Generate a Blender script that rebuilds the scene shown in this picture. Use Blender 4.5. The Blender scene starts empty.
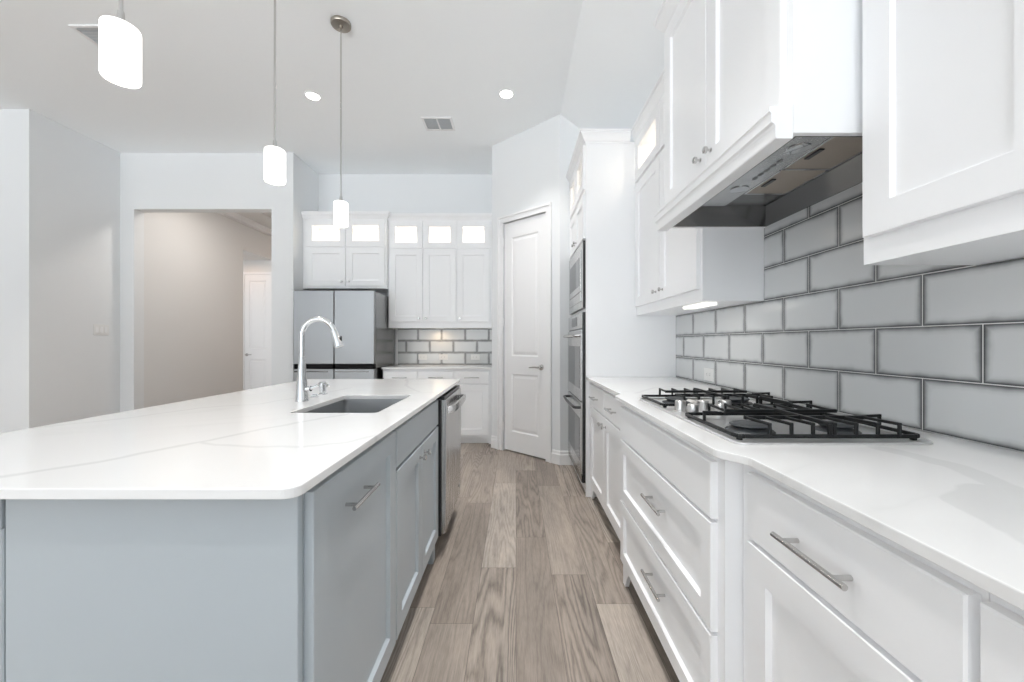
import bpy, bmesh, math
from mathutils import Vector

scene = bpy.context.scene
COL = scene.collection
PI = math.pi

# ------------------------------------------------------------------ camera
cam_data = bpy.data.cameras.new('camera')
cam = bpy.data.objects.new('camera', cam_data)
COL.objects.link(cam)
cam.location = (0, 0, 1.177)
cam.rotation_euler = (PI / 2, 0, 0)
cam_data.sensor_fit = 'HORIZONTAL'
cam_data.sensor_width = 36.0
cam_data.lens = 398.0 / 1024 * 36.0
cam_data.shift_x = -4.0 / 1024
cam_data.shift_y = 1.3 / 1024
cam_data.clip_start = 0.02
scene.camera = cam

# ------------------------------------------------------------------ world, exposure, large lights
scene.view_settings.view_transform = 'Standard'
scene.view_settings.look = 'None'
scene.view_settings.gamma = 1.0
scene.view_settings.use_curve_mapping = False
scene.view_settings.exposure = 0.0
scene.cycles.use_denoising = True
scene.cycles.max_bounces = 14
scene.cycles.diffuse_bounces = 12
scene.cycles.glossy_bounces = 5
scene.cycles.transparent_max_bounces = 8
scene.cycles.sample_clamp_indirect = 6.0
scene.cycles.caustics_reflective = False
scene.cycles.caustics_refractive = False

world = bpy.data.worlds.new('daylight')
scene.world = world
world.use_nodes = True
WN = world.node_tree
# a soft overcast sky above an added bright lower half that lights the ceiling
SKY_UP, LOW_FILL = 1.65, 6.15
PEND_WATT, PEND_GLOW, REC_WATT = 1.5, 2.0, 5.5
CEIL_FILL = (5.2, 1.0, 6.0, 40.0)          # added unseen fill: aisle, island, behind the camera, far left
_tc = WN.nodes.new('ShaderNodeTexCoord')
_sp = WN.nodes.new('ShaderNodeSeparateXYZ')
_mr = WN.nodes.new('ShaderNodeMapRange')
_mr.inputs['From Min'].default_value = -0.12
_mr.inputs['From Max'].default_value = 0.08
_mr.inputs['To Min'].default_value = LOW_FILL
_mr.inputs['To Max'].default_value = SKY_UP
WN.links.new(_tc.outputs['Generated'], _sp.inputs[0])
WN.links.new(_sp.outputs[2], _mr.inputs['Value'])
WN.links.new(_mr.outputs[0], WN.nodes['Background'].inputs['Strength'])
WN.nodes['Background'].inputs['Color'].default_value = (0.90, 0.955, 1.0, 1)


def area_light(name, loc, rot, sx, sy, power, color=(1, 1, 1), shape='RECTANGLE', portal=False, spread=None):
    l = bpy.data.lights.new(name, 'AREA')
    l.shape = shape
    l.size = sx
    l.size_y = sy
    l.energy = power
    l.color = color
    if spread is not None:
        l.spread = spread
    l.cycles.is_portal = portal
    o = bpy.data.objects.new(name, l)
    o.location = loc
    o.rotation_euler = rot
    COL.objects.link(o)
    return o


# the daylight that comes in through the tall windows behind the camera
area_light('rear_window_portal', (-2.9, -4.02, 1.65), (PI / 2, 0, PI), 7.0, 3.0, 1, portal=True)

# ------------------------------------------------------------------ materials
def _lin(c):
    return tuple(((v / 255) / 12.92 if v / 255 <= 0.04045 else (((v / 255) + 0.055) / 1.055) ** 2.4) for v in c) + (1,)


def mat(name, color, rough=0.5, metal=0.0, spec=0.5, emit=None, estr=0.0, coat=0.0):
    m = bpy.data.materials.new(name)
    m.use_nodes = True
    b = m.node_tree.nodes['Principled BSDF']
    b.inputs['Base Color'].default_value = tuple(color) + ((1,) if len(color) == 3 else ())
    b.inputs['Roughness'].default_value = rough
    b.inputs['Metallic'].default_value = metal
    b.inputs['Specular IOR Level'].default_value = spec
    if coat:
        b.inputs['Coat Weight'].default_value = coat
        b.inputs['Coat Roughness'].default_value = 0.05
    if emit:
        b.inputs['Emission Color'].default_value = tuple(emit) + (1,)
        b.inputs['Emission Strength'].default_value = estr
    return m


class NT:
    """small node-building helper"""
    def __init__(self, m):
        self.t = m.node_tree
        self.b = self.t.nodes['Principled BSDF']

    def n(self, kind, **props):
        x = self.t.nodes.new(kind)
        for k, v in props.items():
            setattr(x, k, v)
        return x

    def put(self, sock, v):
        if isinstance(v, bpy.types.NodeSocket):
            self.t.links.new(v, sock)
        else:
            sock.default_value = v

    def m(self, op, a, b=None, c=None, clamp=False):
        x = self.n('ShaderNodeMath', operation=op, use_clamp=clamp)
        self.put(x.inputs[0], a)
        if b is not None:
            self.put(x.inputs[1], b)
        if c is not None:
            self.put(x.inputs[2], c)
        return x.outputs[0]

    def ramp(self, fac, stops, interp='LINEAR'):
        x = self.n('ShaderNodeValToRGB')
        x.color_ramp.interpolation = interp
        el = x.color_ramp.elements
        while len(el) > 1:
            el.remove(el[-1])
        el[0].position = stops[0][0]
        el[0].color = tuple(stops[0][1]) + (1,)
        for p, c in stops[1:]:
            e = el.new(p)
            e.color = tuple(c) + (1,)
        self.put(x.inputs[0], fac)
        return x.outputs[0]

    def noise(self, vec, scale, detail=3.0, rough=0.5, dist=0.0):
        x = self.n('ShaderNodeTexNoise')
        self.put(x.inputs['Vector'], vec)
        x.inputs['Scale'].default_value = scale
        x.inputs['Detail'].default_value = detail
        x.inputs['Roughness'].default_value = rough
        x.inputs['Distortion'].default_value = dist
        return x.outputs['Fac']

    def coord(self):
        g = self.n('ShaderNodeNewGeometry')
        return g.outputs['Position']

    def sep(self, v):
        x = self.n('ShaderNodeSeparateXYZ')
        self.put(x.inputs[0], v)
        return x.outputs

    def comb(self, a, b, c):
        x = self.n('ShaderNodeCombineXYZ')
        for i, v in enumerate((a, b, c)):
            self.put(x.inputs[i], v)
        return x.outputs[0]

    def mix(self, fac, a, b, blend='MIX'):
        x = self.n('ShaderNodeMix', data_type='RGBA', blend_type=blend)
        self.put(x.inputs[0], fac)
        for s, v in ((x.inputs[6], a), (x.inputs[7], b)):
            if isinstance(v, bpy.types.NodeSocket):
                self.t.links.new(v, s)
            else:
                s.default_value = tuple(v) + ((1,) if len(v) == 3 else ())
        return x.outputs[2]

    def bump(self, h, strength, dist=0.01):
        x = self.n('ShaderNodeBump')
        x.inputs['Strength'].default_value = strength
        x.inputs['Distance'].default_value = dist
        self.put(x.inputs['Height'], h)
        self.t.links.new(x.outputs[0], self.b.inputs['Normal'])


def paint(name, color, rough, texture=0.0, spec=0.4):
    m = mat(name, color, rough, spec=spec)
    if texture:
        t = NT(m)
        t.bump(t.noise(t.coord(), 90.0, 2.0), texture, 0.002)
    return m


M = {}
M['wall'] = paint('wall_paint', (0.795, 0.81, 0.82), 0.75, 0.08, 0.2)
M['ceiling'] = paint('ceiling_paint', (0.935, 0.957, 0.97), 0.9, 0.06, 0.15)
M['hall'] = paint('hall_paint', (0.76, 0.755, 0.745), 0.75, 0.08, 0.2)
M['white'] = paint('white_cabinet_paint', (0.89, 0.895, 0.905), 0.28, 0, 0.45)
M['trim'] = paint('white_trim_paint', (0.86, 0.86, 0.865), 0.35, 0, 0.4)
M['grey'] = paint('grey_island_paint', (0.455, 0.50, 0.53), 0.32, 0, 0.45)
M['inside'] = paint('cabinet_interior', (0.80, 0.77, 0.72), 0.5)
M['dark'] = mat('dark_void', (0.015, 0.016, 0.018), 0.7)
M['black'] = mat('black_plastic', (0.018, 0.018, 0.02), 0.3)
M['iron'] = mat('cast_iron', (0.012, 0.013, 0.014), 0.45, spec=0.3)
M['chrome'] = mat('chrome', (0.70, 0.71, 0.72), 0.08, 1.0)
M['nickel'] = mat('brushed_nickel', (0.58, 0.57, 0.56), 0.20, 1.0)
M['satin'] = mat('satin_steel', (0.72, 0.71, 0.70), 0.30, 1.0)
M['canopy'] = mat('bronze_nickel', (0.42, 0.38, 0.33), 0.3, 1.0)
M['lens'] = mat('lamp_lens', (0.95, 0.95, 0.92), 0.4, emit=(1.0, 0.95, 0.87), estr=14)
M['shade'] = mat('frosted_glass_shade', (0.95, 0.95, 0.93), 0.25, emit=(1.0, 0.96, 0.90), estr=PEND_GLOW)
M['puck'] = mat('cabinet_lamp_lens', (0.95, 0.93, 0.88), 0.4, emit=(1.0, 0.87, 0.70), estr=10)
M['bar'] = mat('light_bar_lens', (0.95, 0.95, 0.93), 0.4, emit=(1.0, 0.95, 0.88), estr=1.6)
M['vent'] = mat('vent_shadow_grey', (0.55, 0.58, 0.61), 0.8)
M['grip'] = mat('black_grip', (0.010, 0.010, 0.011), 0.6, spec=0.1)
M['plastic'] = mat('white_plastic', (0.80, 0.80, 0.79), 0.35)
M['slot'] = mat('socket_slot', (0.05, 0.05, 0.05), 0.6)
M['badge'] = mat('badge_metal', (0.35, 0.36, 0.37), 0.4, 0.6)
M['burner'] = mat('burner_enamel', (0.05, 0.055, 0.06), 0.5)
M['filter'] = mat('aluminium_filter', (0.46, 0.40, 0.34), 0.45, 0.75)  # brown reflection of the wood floor put into the base colour


def steel(name, color, rough, axis):
    m = mat(name, color, rough, 1.0)
    t = NT(m)
    p = t.sep(t.coord())
    sc = [220.0, 220.0, 220.0]
    sc[axis] = 3.0
    v = t.comb(t.m('MULTIPLY', p[0], sc[0]), t.m('MULTIPLY', p[1], sc[1]), t.m('MULTIPLY', p[2], sc[2]))
    nz = t.noise(v, 1.0, 2.0)
    t.put(t.b.inputs['Roughness'], t.m('MULTIPLY_ADD', nz, 0.10, rough - 0.05))
    return m


M['steel'] = steel('stainless_steel', (0.62, 0.62, 0.62), 0.26, 2)
M['fridge_steel'] = steel('brushed_fridge_steel', (0.36, 0.37, 0.38), 0.42, 2)
M['dark_steel'] = steel('dark_stainless', (0.13, 0.127, 0.124), 0.16, 1)
M['case_steel'] = steel('refrigerator_side_steel', (0.34, 0.34, 0.34), 0.24, 1)
M['tray'] = steel('cooktop_steel', (0.80, 0.80, 0.80), 0.38, 1)
M['sink_steel'] = steel('sink_steel', (0.50, 0.51, 0.52), 0.30, 0)
M['oven_glass'] = mat('oven_glass', (0.045, 0.048, 0.052), 0.05, spec=0.8)


def quartz():
    m = mat('veined_quartz', (0.86, 0.855, 0.85), 0.12, spec=0.5)
    t = NT(m)
    p = t.coord()
    xyz = t.sep(p)
    # long diagonal veins: distance to the middle of a stretched, warped noise
    a = t.m('ADD', t.m('MULTIPLY', xyz[0], 0.55), t.m('MULTIPLY', xyz[1], -0.9))
    b = t.m('ADD', t.m('MULTIPLY', xyz[0], 0.9), t.m('MULTIPLY', xyz[1], 0.55))
    v = t.comb(t.m('MULTIPLY', a, 1.5), t.m('MULTIPLY', b, 0.42), 0.37)
    n1 = t.noise(v, 1.25, 4.0, 0.55, 0.5)
    line = t.m('ABSOLUTE', t.m('SUBTRACT', n1, 0.5))
    vein = t.ramp(line, [(0.0, (1, 1, 1)), (0.009, (0.55, 0.55, 0.55)), (0.05, (0, 0, 0))])
    gate = t.ramp(t.noise(p, 1.7, 2.0), [(0.42, (0, 0, 0)), (0.62, (1, 1, 1))])
    v2 = t.comb(t.m('MULTIPLY', a, 0.8), t.m('MULTIPLY', b, 0.5), 4.1)
    n2 = t.noise(v2, 2.1, 5.0, 0.6, 0.9)
    blot = t.ramp(n2, [(0.60, (0, 0, 0)), (0.625, (0.35, 0.35, 0.35)), (0.72, (0.5, 0.5, 0.5))])
    f = t.m('ADD', t.m('MULTIPLY', t.m('MULTIPLY', vein, gate), 0.16), t.m('MULTIPLY', blot, 0.05), clamp=True)
    # the slabs' own long veins (x, y, half width) and the broad grey cloud at the near right end
    wx = t.m('MULTIPLY', t.m('SUBTRACT', t.noise(p, 9.0, 3.0), 0.5), 0.045)
    wy = t.m('MULTIPLY', t.m('SUBTRACT', t.noise(t.comb(xyz[1], xyz[0], 7.3), 9.0, 3.0), 0.5), 0.045)
    qx, qy = t.m('ADD', xyz[0], wx), t.m('ADD', xyz[1], wy)

    def seg(a, b):
        dx, dy = b[0] - a[0], b[1] - a[1]
        px, py = t.m('SUBTRACT', qx, a[0]), t.m('SUBTRACT', qy, a[1])
        h = t.m('DIVIDE', t.m('ADD', t.m('MULTIPLY', px, dx), t.m('MULTIPLY', py, dy)), dx * dx + dy * dy, clamp=True)
        ex = t.m('SUBTRACT', px, t.m('MULTIPLY', h, dx))
        ey = t.m('SUBTRACT', py, t.m('MULTIPLY', h, dy))
        return t.m('SQRT', t.m('ADD', t.m('MULTIPLY', ex, ex), t.m('MULTIPLY', ey, ey)))

    def chain(pts, width, soft, amount):
        d = None
        for a, b in zip(pts, pts[1:]):
            e = seg(a, b)
            d = e if d is None else t.m('MINIMUM', d, e)
        m_ = t.m('DIVIDE', t.m('SUBTRACT', width + soft, d), soft, clamp=True)
        return t.m('MULTIPLY', m_, amount)
    for pts, w, sft, am in (
            ([(-1.30, 0.56), (-1.006, 0.776), (-0.897, 0.916), (-0.829, 1.05), (-0.786, 1.17), (-0.711, 1.311), (-0.62, 1.45)], 0.003, 0.014, 0.30),
            ([(-0.82, 1.04), (-0.648, 1.0), (-0.543, 1.0), (-0.456, 1.044), (-0.40, 1.12)], 0.002, 0.010, 0.24),
            ([(-1.49, 1.20), (-1.35, 1.38), (-1.27, 1.60), (-1.09, 1.70), (-0.95, 2.3)], 0.002, 0.012, 0.20),
            ([(-0.52, 2.1), (-0.66, 2.4), (-0.80, 2.9)], 0.002, 0.014, 0.22),
            ([(0.91, 0.99), (0.935, 0.85), (0.89, 0.70)], 0.022, 0.008, 0.20),
            ([(0.84, 0.66), (0.78, 0.62), (0.74, 0.50), (0.72, 0.36), (0.80, 0.20)], 0.075, 0.008, 0.22),
            ([(0.62, 2.05), (0.80, 2.30), (1.1, 2.42)], 0.003, 0.014, 0.20)):
        f = t.m('MAXIMUM', f, chain(pts, w, sft, am))
    c = t.mix(f, (0.81, 0.808, 0.803), (0.42, 0.43, 0.43))
    t.put(t.b.inputs['Base Color'], c)
    return m


M['quartz'] = quartz()


def tile(name, axis, u0, z0):
    m = mat(name, (0.4, 0.4, 0.4), 0.14, spec=0.5)
    t = NT(m)
    p = t.sep(t.coord())
    W, H = 0.3078, 0.1554
    v = t.m('DIVIDE', t.m('SUBTRACT', p[2], z0), H)
    row = t.m('FLOOR', v)
    fv = t.m('FRACT', v)
    odd = t.m('FLOORED_MODULO', row, 2.0)
    u = t.m('ADD', t.m('DIVIDE', t.m('SUBTRACT', p[axis], u0), W), t.m('MULTIPLY', t.m('SUBTRACT', 1.0, odd), 0.5))
    fu = t.m('FRACT', u)
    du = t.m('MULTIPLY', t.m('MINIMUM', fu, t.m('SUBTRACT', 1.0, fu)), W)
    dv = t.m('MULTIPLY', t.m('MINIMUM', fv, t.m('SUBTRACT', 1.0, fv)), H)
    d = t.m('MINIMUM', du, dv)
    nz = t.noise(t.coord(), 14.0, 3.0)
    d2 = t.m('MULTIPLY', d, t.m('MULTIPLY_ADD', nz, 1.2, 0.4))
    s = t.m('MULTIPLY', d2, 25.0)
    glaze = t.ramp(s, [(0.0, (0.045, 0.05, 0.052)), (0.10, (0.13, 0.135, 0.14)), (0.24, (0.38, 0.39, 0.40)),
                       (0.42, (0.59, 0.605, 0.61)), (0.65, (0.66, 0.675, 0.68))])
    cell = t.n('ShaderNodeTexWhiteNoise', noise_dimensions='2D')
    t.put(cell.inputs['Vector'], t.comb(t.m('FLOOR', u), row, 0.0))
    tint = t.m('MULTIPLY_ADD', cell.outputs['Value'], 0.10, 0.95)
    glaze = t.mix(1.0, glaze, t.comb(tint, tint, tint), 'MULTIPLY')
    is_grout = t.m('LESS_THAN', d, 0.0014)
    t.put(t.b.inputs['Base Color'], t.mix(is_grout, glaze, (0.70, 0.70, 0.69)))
    t.put(t.b.inputs['Roughness'], t.m('MULTIPLY_ADD', is_grout, 0.6, 0.13))
    h = t.m('MINIMUM', t.m('MULTIPLY', d, 160.0), 1.0)
    t.bump(h, 0.5, 0.002)
    return m


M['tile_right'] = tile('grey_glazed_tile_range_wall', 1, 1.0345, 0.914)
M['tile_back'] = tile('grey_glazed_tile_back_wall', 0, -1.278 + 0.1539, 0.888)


def planks():
    m = mat('oak_plank_floor', (0.3, 0.25, 0.2), 0.42, spec=0.4)
    t = NT(m)
    p = t.sep(t.coord())
    W, L = 0.180, 1.25
    uu = t.m('DIVIDE', t.m('SUBTRACT', p[0], 0.0), W)
    col = t.m('FLOOR', uu)
    fu = t.m('FRACT', uu)
    r1 = t.n('ShaderNodeTexWhiteNoise', noise_dimensions='1D')
    t.put(r1.inputs['W'], t.m('MULTIPLY', col, 1.37))
    vv = t.m('ADD', t.m('DIVIDE', p[1], L), t.m('MULTIPLY', r1.outputs['Value'], 7.0))
    rowi = t.m('FLOOR', vv)
    fv = t.m('FRACT', vv)
    r2 = t.n('ShaderNodeTexWhiteNoise', noise_dimensions='2D')
    t.put(r2.inputs['Vector'], t.comb(col, rowi, 0.0))
    rnd = r2.outputs['Value']
    rs = t.sep(r2.outputs['Color'])
    # grain: contour lines of a long stretched noise, different in each plank, and much finer streaks
    gx = t.m('ADD', t.m('MULTIPLY', p[0], 8.5), t.m('MULTIPLY', rs[0], 37.0))
    gy = t.m('ADD', t.m('MULTIPLY', p[1], 0.62), t.m('MULTIPLY', rs[1], 53.0))
    base = t.noise(t.comb(gx, gy, t.m('MULTIPLY', rs[2], 11.0)), 1.0, 2.0, 0.35, 0.05)
    wob = t.noise(t.comb(t.m('MULTIPLY', p[0], 70.0), t.m('MULTIPLY', p[1], 16.0), rnd), 1.0, 2.0)
    rings = t.m('SINE', t.m('ADD', t.m('MULTIPLY', base, 105.0), t.m('MULTIPLY', wob, 2.6)))
    rings = t.m('MULTIPLY_ADD', rings, 0.5, 0.5)
    rings = t.m('POWER', rings, 0.55)
    show = t.m('MULTIPLY', rs[1], rs[1])                 # some planks are strongly figured, most are plain
    fine = t.noise(t.comb(t.m('MULTIPLY', p[0], 330.0), t.m('MULTIPLY', p[1], 7.0), rnd), 1.0, 3.0, 0.65)
    pores = t.noise(t.comb(t.m('MULTIPLY', p[0], 150.0), t.m('MULTIPLY', p[1], 22.0), rnd), 1.0, 2.0)
    blot = t.noise(t.comb(t.m('MULTIPLY', p[0], 7.0), t.m('MULTIPLY', p[1], 2.0), rnd), 1.0, 3.0)
    tone = t.ramp(rnd, [(0.0, (0.256, 0.219, 0.191)), (0.35, (0.312, 0.270, 0.236)), (0.7, (0.353, 0.309, 0.272)),
                        (1.0, (0.415, 0.372, 0.331))])
    warm = t.mix(t.m('MULTIPLY', blot, 0.5), (1.0, 1.0, 1.0), (1.06, 0.98, 0.90))
    tone = t.mix(1.0, tone, warm, 'MULTIPLY')
    k = t.m('MULTIPLY', t.m('SUBTRACT', rings, 0.75), t.m('MULTIPLY_ADD', show, 0.55, 0.14))
    k = t.m('ADD', k, t.m('MULTIPLY', t.m('SUBTRACT', fine, 0.5), 0.85))
    k = t.m('ADD', k, t.m('MULTIPLY', t.m('SUBTRACT', pores, 0.5), 0.40))
    k = t.m('ADD', k, t.m('MULTIPLY', t.m('SUBTRACT', blot, 0.5), 0.75))
    k = t.m('ADD', k, 1.0)
    c = t.mix(1.0, tone, t.comb(k, k, k), 'MULTIPLY')
    ex = t.m('MULTIPLY', t.m('MINIMUM', fu, t.m('SUBTRACT', 1.0, fu)), W)
    ey = t.m('MULTIPLY', t.m('MINIMUM', fv, t.m('SUBTRACT', 1.0, fv)), L)
    e = t.m('MINIMUM', ex, ey)
    seam = t.m('LESS_THAN', e, 0.0011)
    t.put(t.b.inputs['Base Color'], t.mix(t.m('MULTIPLY', seam, 0.6), c, (0.05, 0.04, 0.035)))
    t.put(t.b.inputs['Roughness'], t.m('MULTIPLY_ADD', fine, 0.2, 0.33))
    t.bump(t.m('ADD', t.m('MULTIPLY', rings, -0.3), t.m('MULTIPLY', fine, 0.6)), 0.15, 0.002)
    return m


M['floor'] = planks()


def pane_material():
    m = bpy.data.materials.new('clear_pane')
    m.use_nodes = True
    t = m.node_tree
    t.nodes.remove(t.nodes['Principled BSDF'])
    tr = t.nodes.new('ShaderNodeBsdfTransparent')
    gl = t.nodes.new('ShaderNodeBsdfGlossy')
    gl.inputs['Roughness'].default_value = 0.02
    fr = t.nodes.new('ShaderNodeFresnel')
    ge = t.nodes.new('ShaderNodeNewGeometry')
    inv = t.nodes.new('ShaderNodeMath')
    inv.operation = 'SUBTRACT'
    inv.inputs[0].default_value = 1.0
    t.links.new(ge.outputs['Backfacing'], inv.inputs[1])
    mu = t.nodes.new('ShaderNodeMath')
    mu.operation = 'MULTIPLY'
    t.links.new(fr.outputs[0], mu.inputs[0])
    t.links.new(inv.outputs[0], mu.inputs[1])
    mx = t.nodes.new('ShaderNodeMixShader')
    t.links.new(mu.outputs[0], mx.inputs[0])
    t.links.new(tr.outputs[0], mx.inputs[1])
    t.links.new(gl.outputs[0], mx.inputs[2])
    t.links.new(mx.outputs[0], t.nodes['Material Output'].inputs['Surface'])
    return m


M['pane'] = pane_material()

# ------------------------------------------------------------------ geometry helpers
WLOC = {}


def world_loc(o):
    return WLOC[o.name] if o is not None else Vector((0, 0, 0))


class MB:
    """collects vertices and faces; T maps (u, w, z) to world space (u along the front, w outward)"""
    def __init__(self, T=None):
        self.v, self.f, self.T = [], [], T

    def add(self, vs, fs):
        n = len(self.v)
        for p in vs:
            self.v.append(self.T(*p) if self.T else tuple(p))
        for f in fs:
            self.f.append([i + n for i in f])
        return self

    def box(self, a0, a1, b0, b1, c0, c1):
        vs = [(a, b, c) for a in (a0, a1) for b in (b0, b1) for c in (c0, c1)]
        return self.add(vs, [(0, 1, 3, 2), (4, 6, 7, 5), (0, 4, 5, 1), (2, 3, 7, 6), (0, 2, 6, 4), (1, 5, 7, 3)])

    def prism(self, poly, axis, lo, hi):
        """poly: 2-D outline in the two other axes, in order"""
        def put(p, h):
            q = [p[0], p[1]]
            q.insert(axis, h)
            return tuple(q)
        n = len(poly)
        vs = [put(p, lo) for p in poly] + [put(p, hi) for p in poly]
        fs = [list(range(n)), list(range(n, 2 * n))] + [(i, (i + 1) % n, n + (i + 1) % n, n + i) for i in range(n)]
        return self.add(vs, fs)

    def rings(self, rings, cap0=True, cap1=True):
        n = len(rings[0])
        vs = [p for r in rings for p in r]
        fs = []
        for k in range(len(rings) - 1):
            for i in range(n):
                j = (i + 1) % n
                fs.append((k * n + i, k * n + j, (k + 1) * n + j, (k + 1) * n + i))
        if cap0:
            fs.append(list(range(n)))
        if cap1:
            fs.append([(len(rings) - 1) * n + i for i in range(n)])
        return self.add(vs, fs)

    def lathe(self, c, axis, prof, seg=24, cap0=True, cap1=True):
        """prof: [(distance along axis, radius)]"""
        c, ax = Vector(c), Vector(axis).normalized()
        s = ax.orthogonal().normalized()
        t = ax.cross(s)
        rr = []
        for h, r in prof:
            rr.append([tuple(c + ax * h + (s * math.cos(2 * PI * i / seg) + t * math.sin(2 * PI * i / seg)) * max(r, 1e-5)) for i in range(seg)])
        return self.rings(rr, cap0, cap1)

    def tube(self, pts, r, seg=12):
        pts = [Vector(p) for p in pts]
        rad = r if isinstance(r, (list, tuple)) else [r] * len(pts)
        rr, s = [], None
        for i, p in enumerate(pts):
            d = (pts[min(i + 1, len(pts) - 1)] - pts[max(i - 1, 0)]).normalized()
            if s is None:
                s = d.orthogonal().normalized()
            s = (s - d * s.dot(d)).normalized()
            t = d.cross(s)
            rr.append([tuple(p + (s * math.cos(2 * PI * k / seg) + t * math.sin(2 * PI * k / seg)) * rad[i]) for k in range(seg)])
        return self.rings(rr)

    def bar(self, p, q, wx, wz):
        """a straight square bar from p to q (width wx sideways, wz in height)"""
        p, q = Vector(p), Vector(q)
        d = (q - p).normalized()
        up = Vector((0, 0, 1))
        if abs(d.z) > 0.95:
            up = Vector((0, 1, 0))
        s = d.cross(up).normalized() * wx / 2
        u = s.cross(d).normalized() * wz / 2
        r = lambda c: [tuple(c + s + u), tuple(c - s + u), tuple(c - s - u), tuple(c + s - u)]
        return self.rings([r(p), r(q)])

    def sweep(self, path, prof, side=1):
        """profile (offset, z) swept along an XY path with mitred corners"""
        P = [Vector((p[0], p[1])) for p in path]
        rr = []
        for i, p in enumerate(P):
            ns = []
            for a, b in ((i - 1, i), (i, i + 1)):
                if a >= 0 and b < len(P):
                    d = (P[b] - P[a]).normalized()
                    ns.append(Vector((-d.y, d.x)) * side)
            nn = ns[0] if len(ns) == 1 else (ns[0] + ns[1]) / (1 + ns[0].dot(ns[1]))
            rr.append([(p.x + nn.x * o, p.y + nn.y * o, z) for o, z in prof])
        return self.rings(rr)

    def build(self, name, m, parent=None, bevel=0.0, smooth=False, seg=1):
        L = world_loc(parent)
        me = bpy.data.meshes.new(name)
        me.from_pydata([tuple(Vector(p) - L) for p in self.v], [], self.f)
        bm = bmesh.new()
        bm.from_mesh(me)
        bmesh.ops.recalc_face_normals(bm, faces=bm.faces)
        if bevel:
            es = [e for e in bm.edges if len(e.link_faces) == 2 and e.calc_face_angle(0) > 0.7]
            bmesh.ops.bevel(bm, geom=es, offset=bevel, segments=seg, profile=0.5, affect='EDGES', clamp_overlap=True)
        if smooth:
            for f in bm.faces:
                f.smooth = True
            for e in bm.edges:
                if len(e.link_faces) == 2 and e.calc_face_angle(0) > 0.6:
                    e.smooth = False
        bm.to_mesh(me)
        bm.free()
        me.materials.append(m)
        o = bpy.data.objects.new(name, me)
        COL.objects.link(o)
        if parent is not None:
            o.parent = parent
        WLOC[o.name] = L
        return o


def tag(o, label=None, cat=None, group=None, kind=None):
    for k, v in (('label', label), ('category', cat), ('group', group), ('kind', kind)):
        if v:
            o[k] = v
    return o


def thing(name, loc, label, cat, group=None, kind=None):
    o = bpy.data.objects.new(name, None)
    o.empty_display_size = 0.1
    o.location = loc
    COL.objects.link(o)
    WLOC[o.name] = Vector(loc)
    return tag(o, label, cat, group, kind)


def dup(src, delta, label, parent=None):
    """a copy of a thing together with its parts and sub-parts"""
    c = src.copy()
    COL.objects.link(c)
    if parent is None:
        c.location = Vector(src.location) + Vector(delta)
        c['label'] = label
        WLOC[c.name] = Vector(c.location)
    else:
        c.parent = parent
        WLOC[c.name] = world_loc(parent)
    for ch in list(src.children):
        dup(ch, None, None, c)
    return c


def structure(name, mb, m, bevel=0.0):
    return tag(mb.build(name, m, None, bevel), kind='structure')


def face_right(X):      # fronts on the right hand wall, facing -X
    return lambda u, w, z: (X - w, u, z)


def face_island(X):     # island fronts, facing +X
    return lambda u, w, z: (X + w, u, z)


def face_back(Y):       # fronts on the back wall, facing -Y
    return lambda u, w, z: (u, Y - w, z)


def rect(u0, u1, z0, z1, w, i=0.0):
    return [(u0 + i, w, z0 + i), (u1 - i, w, z0 + i), (u1 - i, w, z1 - i), (u0 + i, w, z1 - i)]


def shaker(T, u0, u1, z0, z1, name, m, parent, th=0.02, rail=0.07, rec=0.012):
    """a five-piece front: flat frame round a recessed panel"""
    g = MB(T)
    R = [rect(u0, u1, z0, z1, 0.0005), rect(u0, u1, z0, z1, th - 0.002), rect(u0, u1, z0, z1, th, 0.002),
         rect(u0, u1, z0, z1, th, rail), rect(u0, u1, z0, z1, th - 0.003, rail + 0.001),
         rect(u0, u1, z0, z1, th - rec, rail + 0.005)]
    g.rings(R)
    return g.build(name, m, parent)


def slab_front(T, u0, u1, z0, z1, name, m, parent, th=0.02):
    g = MB(T)
    g.rings([rect(u0, u1, z0, z1, 0.0005), rect(u0, u1, z0, z1, th - 0.003), rect(u0, u1, z0, z1, th, 0.003)])
    return g.build(name, m, parent)


def glass_front(T, u0, u1, z0, z1, parent, th=0.02, rail=0.06, m=None):
    m = m or M['white']
    g = MB(T)
    n = 4
    R = [rect(u0, u1, z0, z1, 0.0005), rect(u0, u1, z0, z1, th - 0.002), rect(u0, u1, z0, z1, th, 0.002),
         rect(u0, u1, z0, z1, th, rail), rect(u0, u1, z0, z1, th - 0.006, rail + 0.006), rect(u0, u1, z0, z1, 0.0005, rail + 0.006),
         rect(u0, u1, z0, z1, 0.0005)]
    g.rings(R, False, False)
    d = g.build('glass_door', m, parent)
    p = MB(T)
    i = rail + 0.0055
    p.box(u0 + i, u1 - i, 0.005, 0.009, z0 + i, z1 - i)
    tag(p.build('pane', M['pane'], d), 'clear glass pane')
    return d


def bar_pull(T, u0, u1, z, w, parent, m=None, r=0.0055, stand=0.032):
    g = MB(T)
    def cyl(p, q, rr):
        g2 = MB()
        g2.tube([p, q], rr, 12)
        g.add(g2.v, g2.f)
    cyl((u0, w + stand, z), (u1, w + stand, z), r)
    d = (u1 - u0) * 0.15
    for u in (u0 + d, u1 - d):
        cyl((u, w - 0.0002, z), (u, w + stand, z), r * 0.85)
    return tag(g.build('bar_pull', m or M['nickel'], parent, 0, True), 'brushed steel bar pull')


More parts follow.
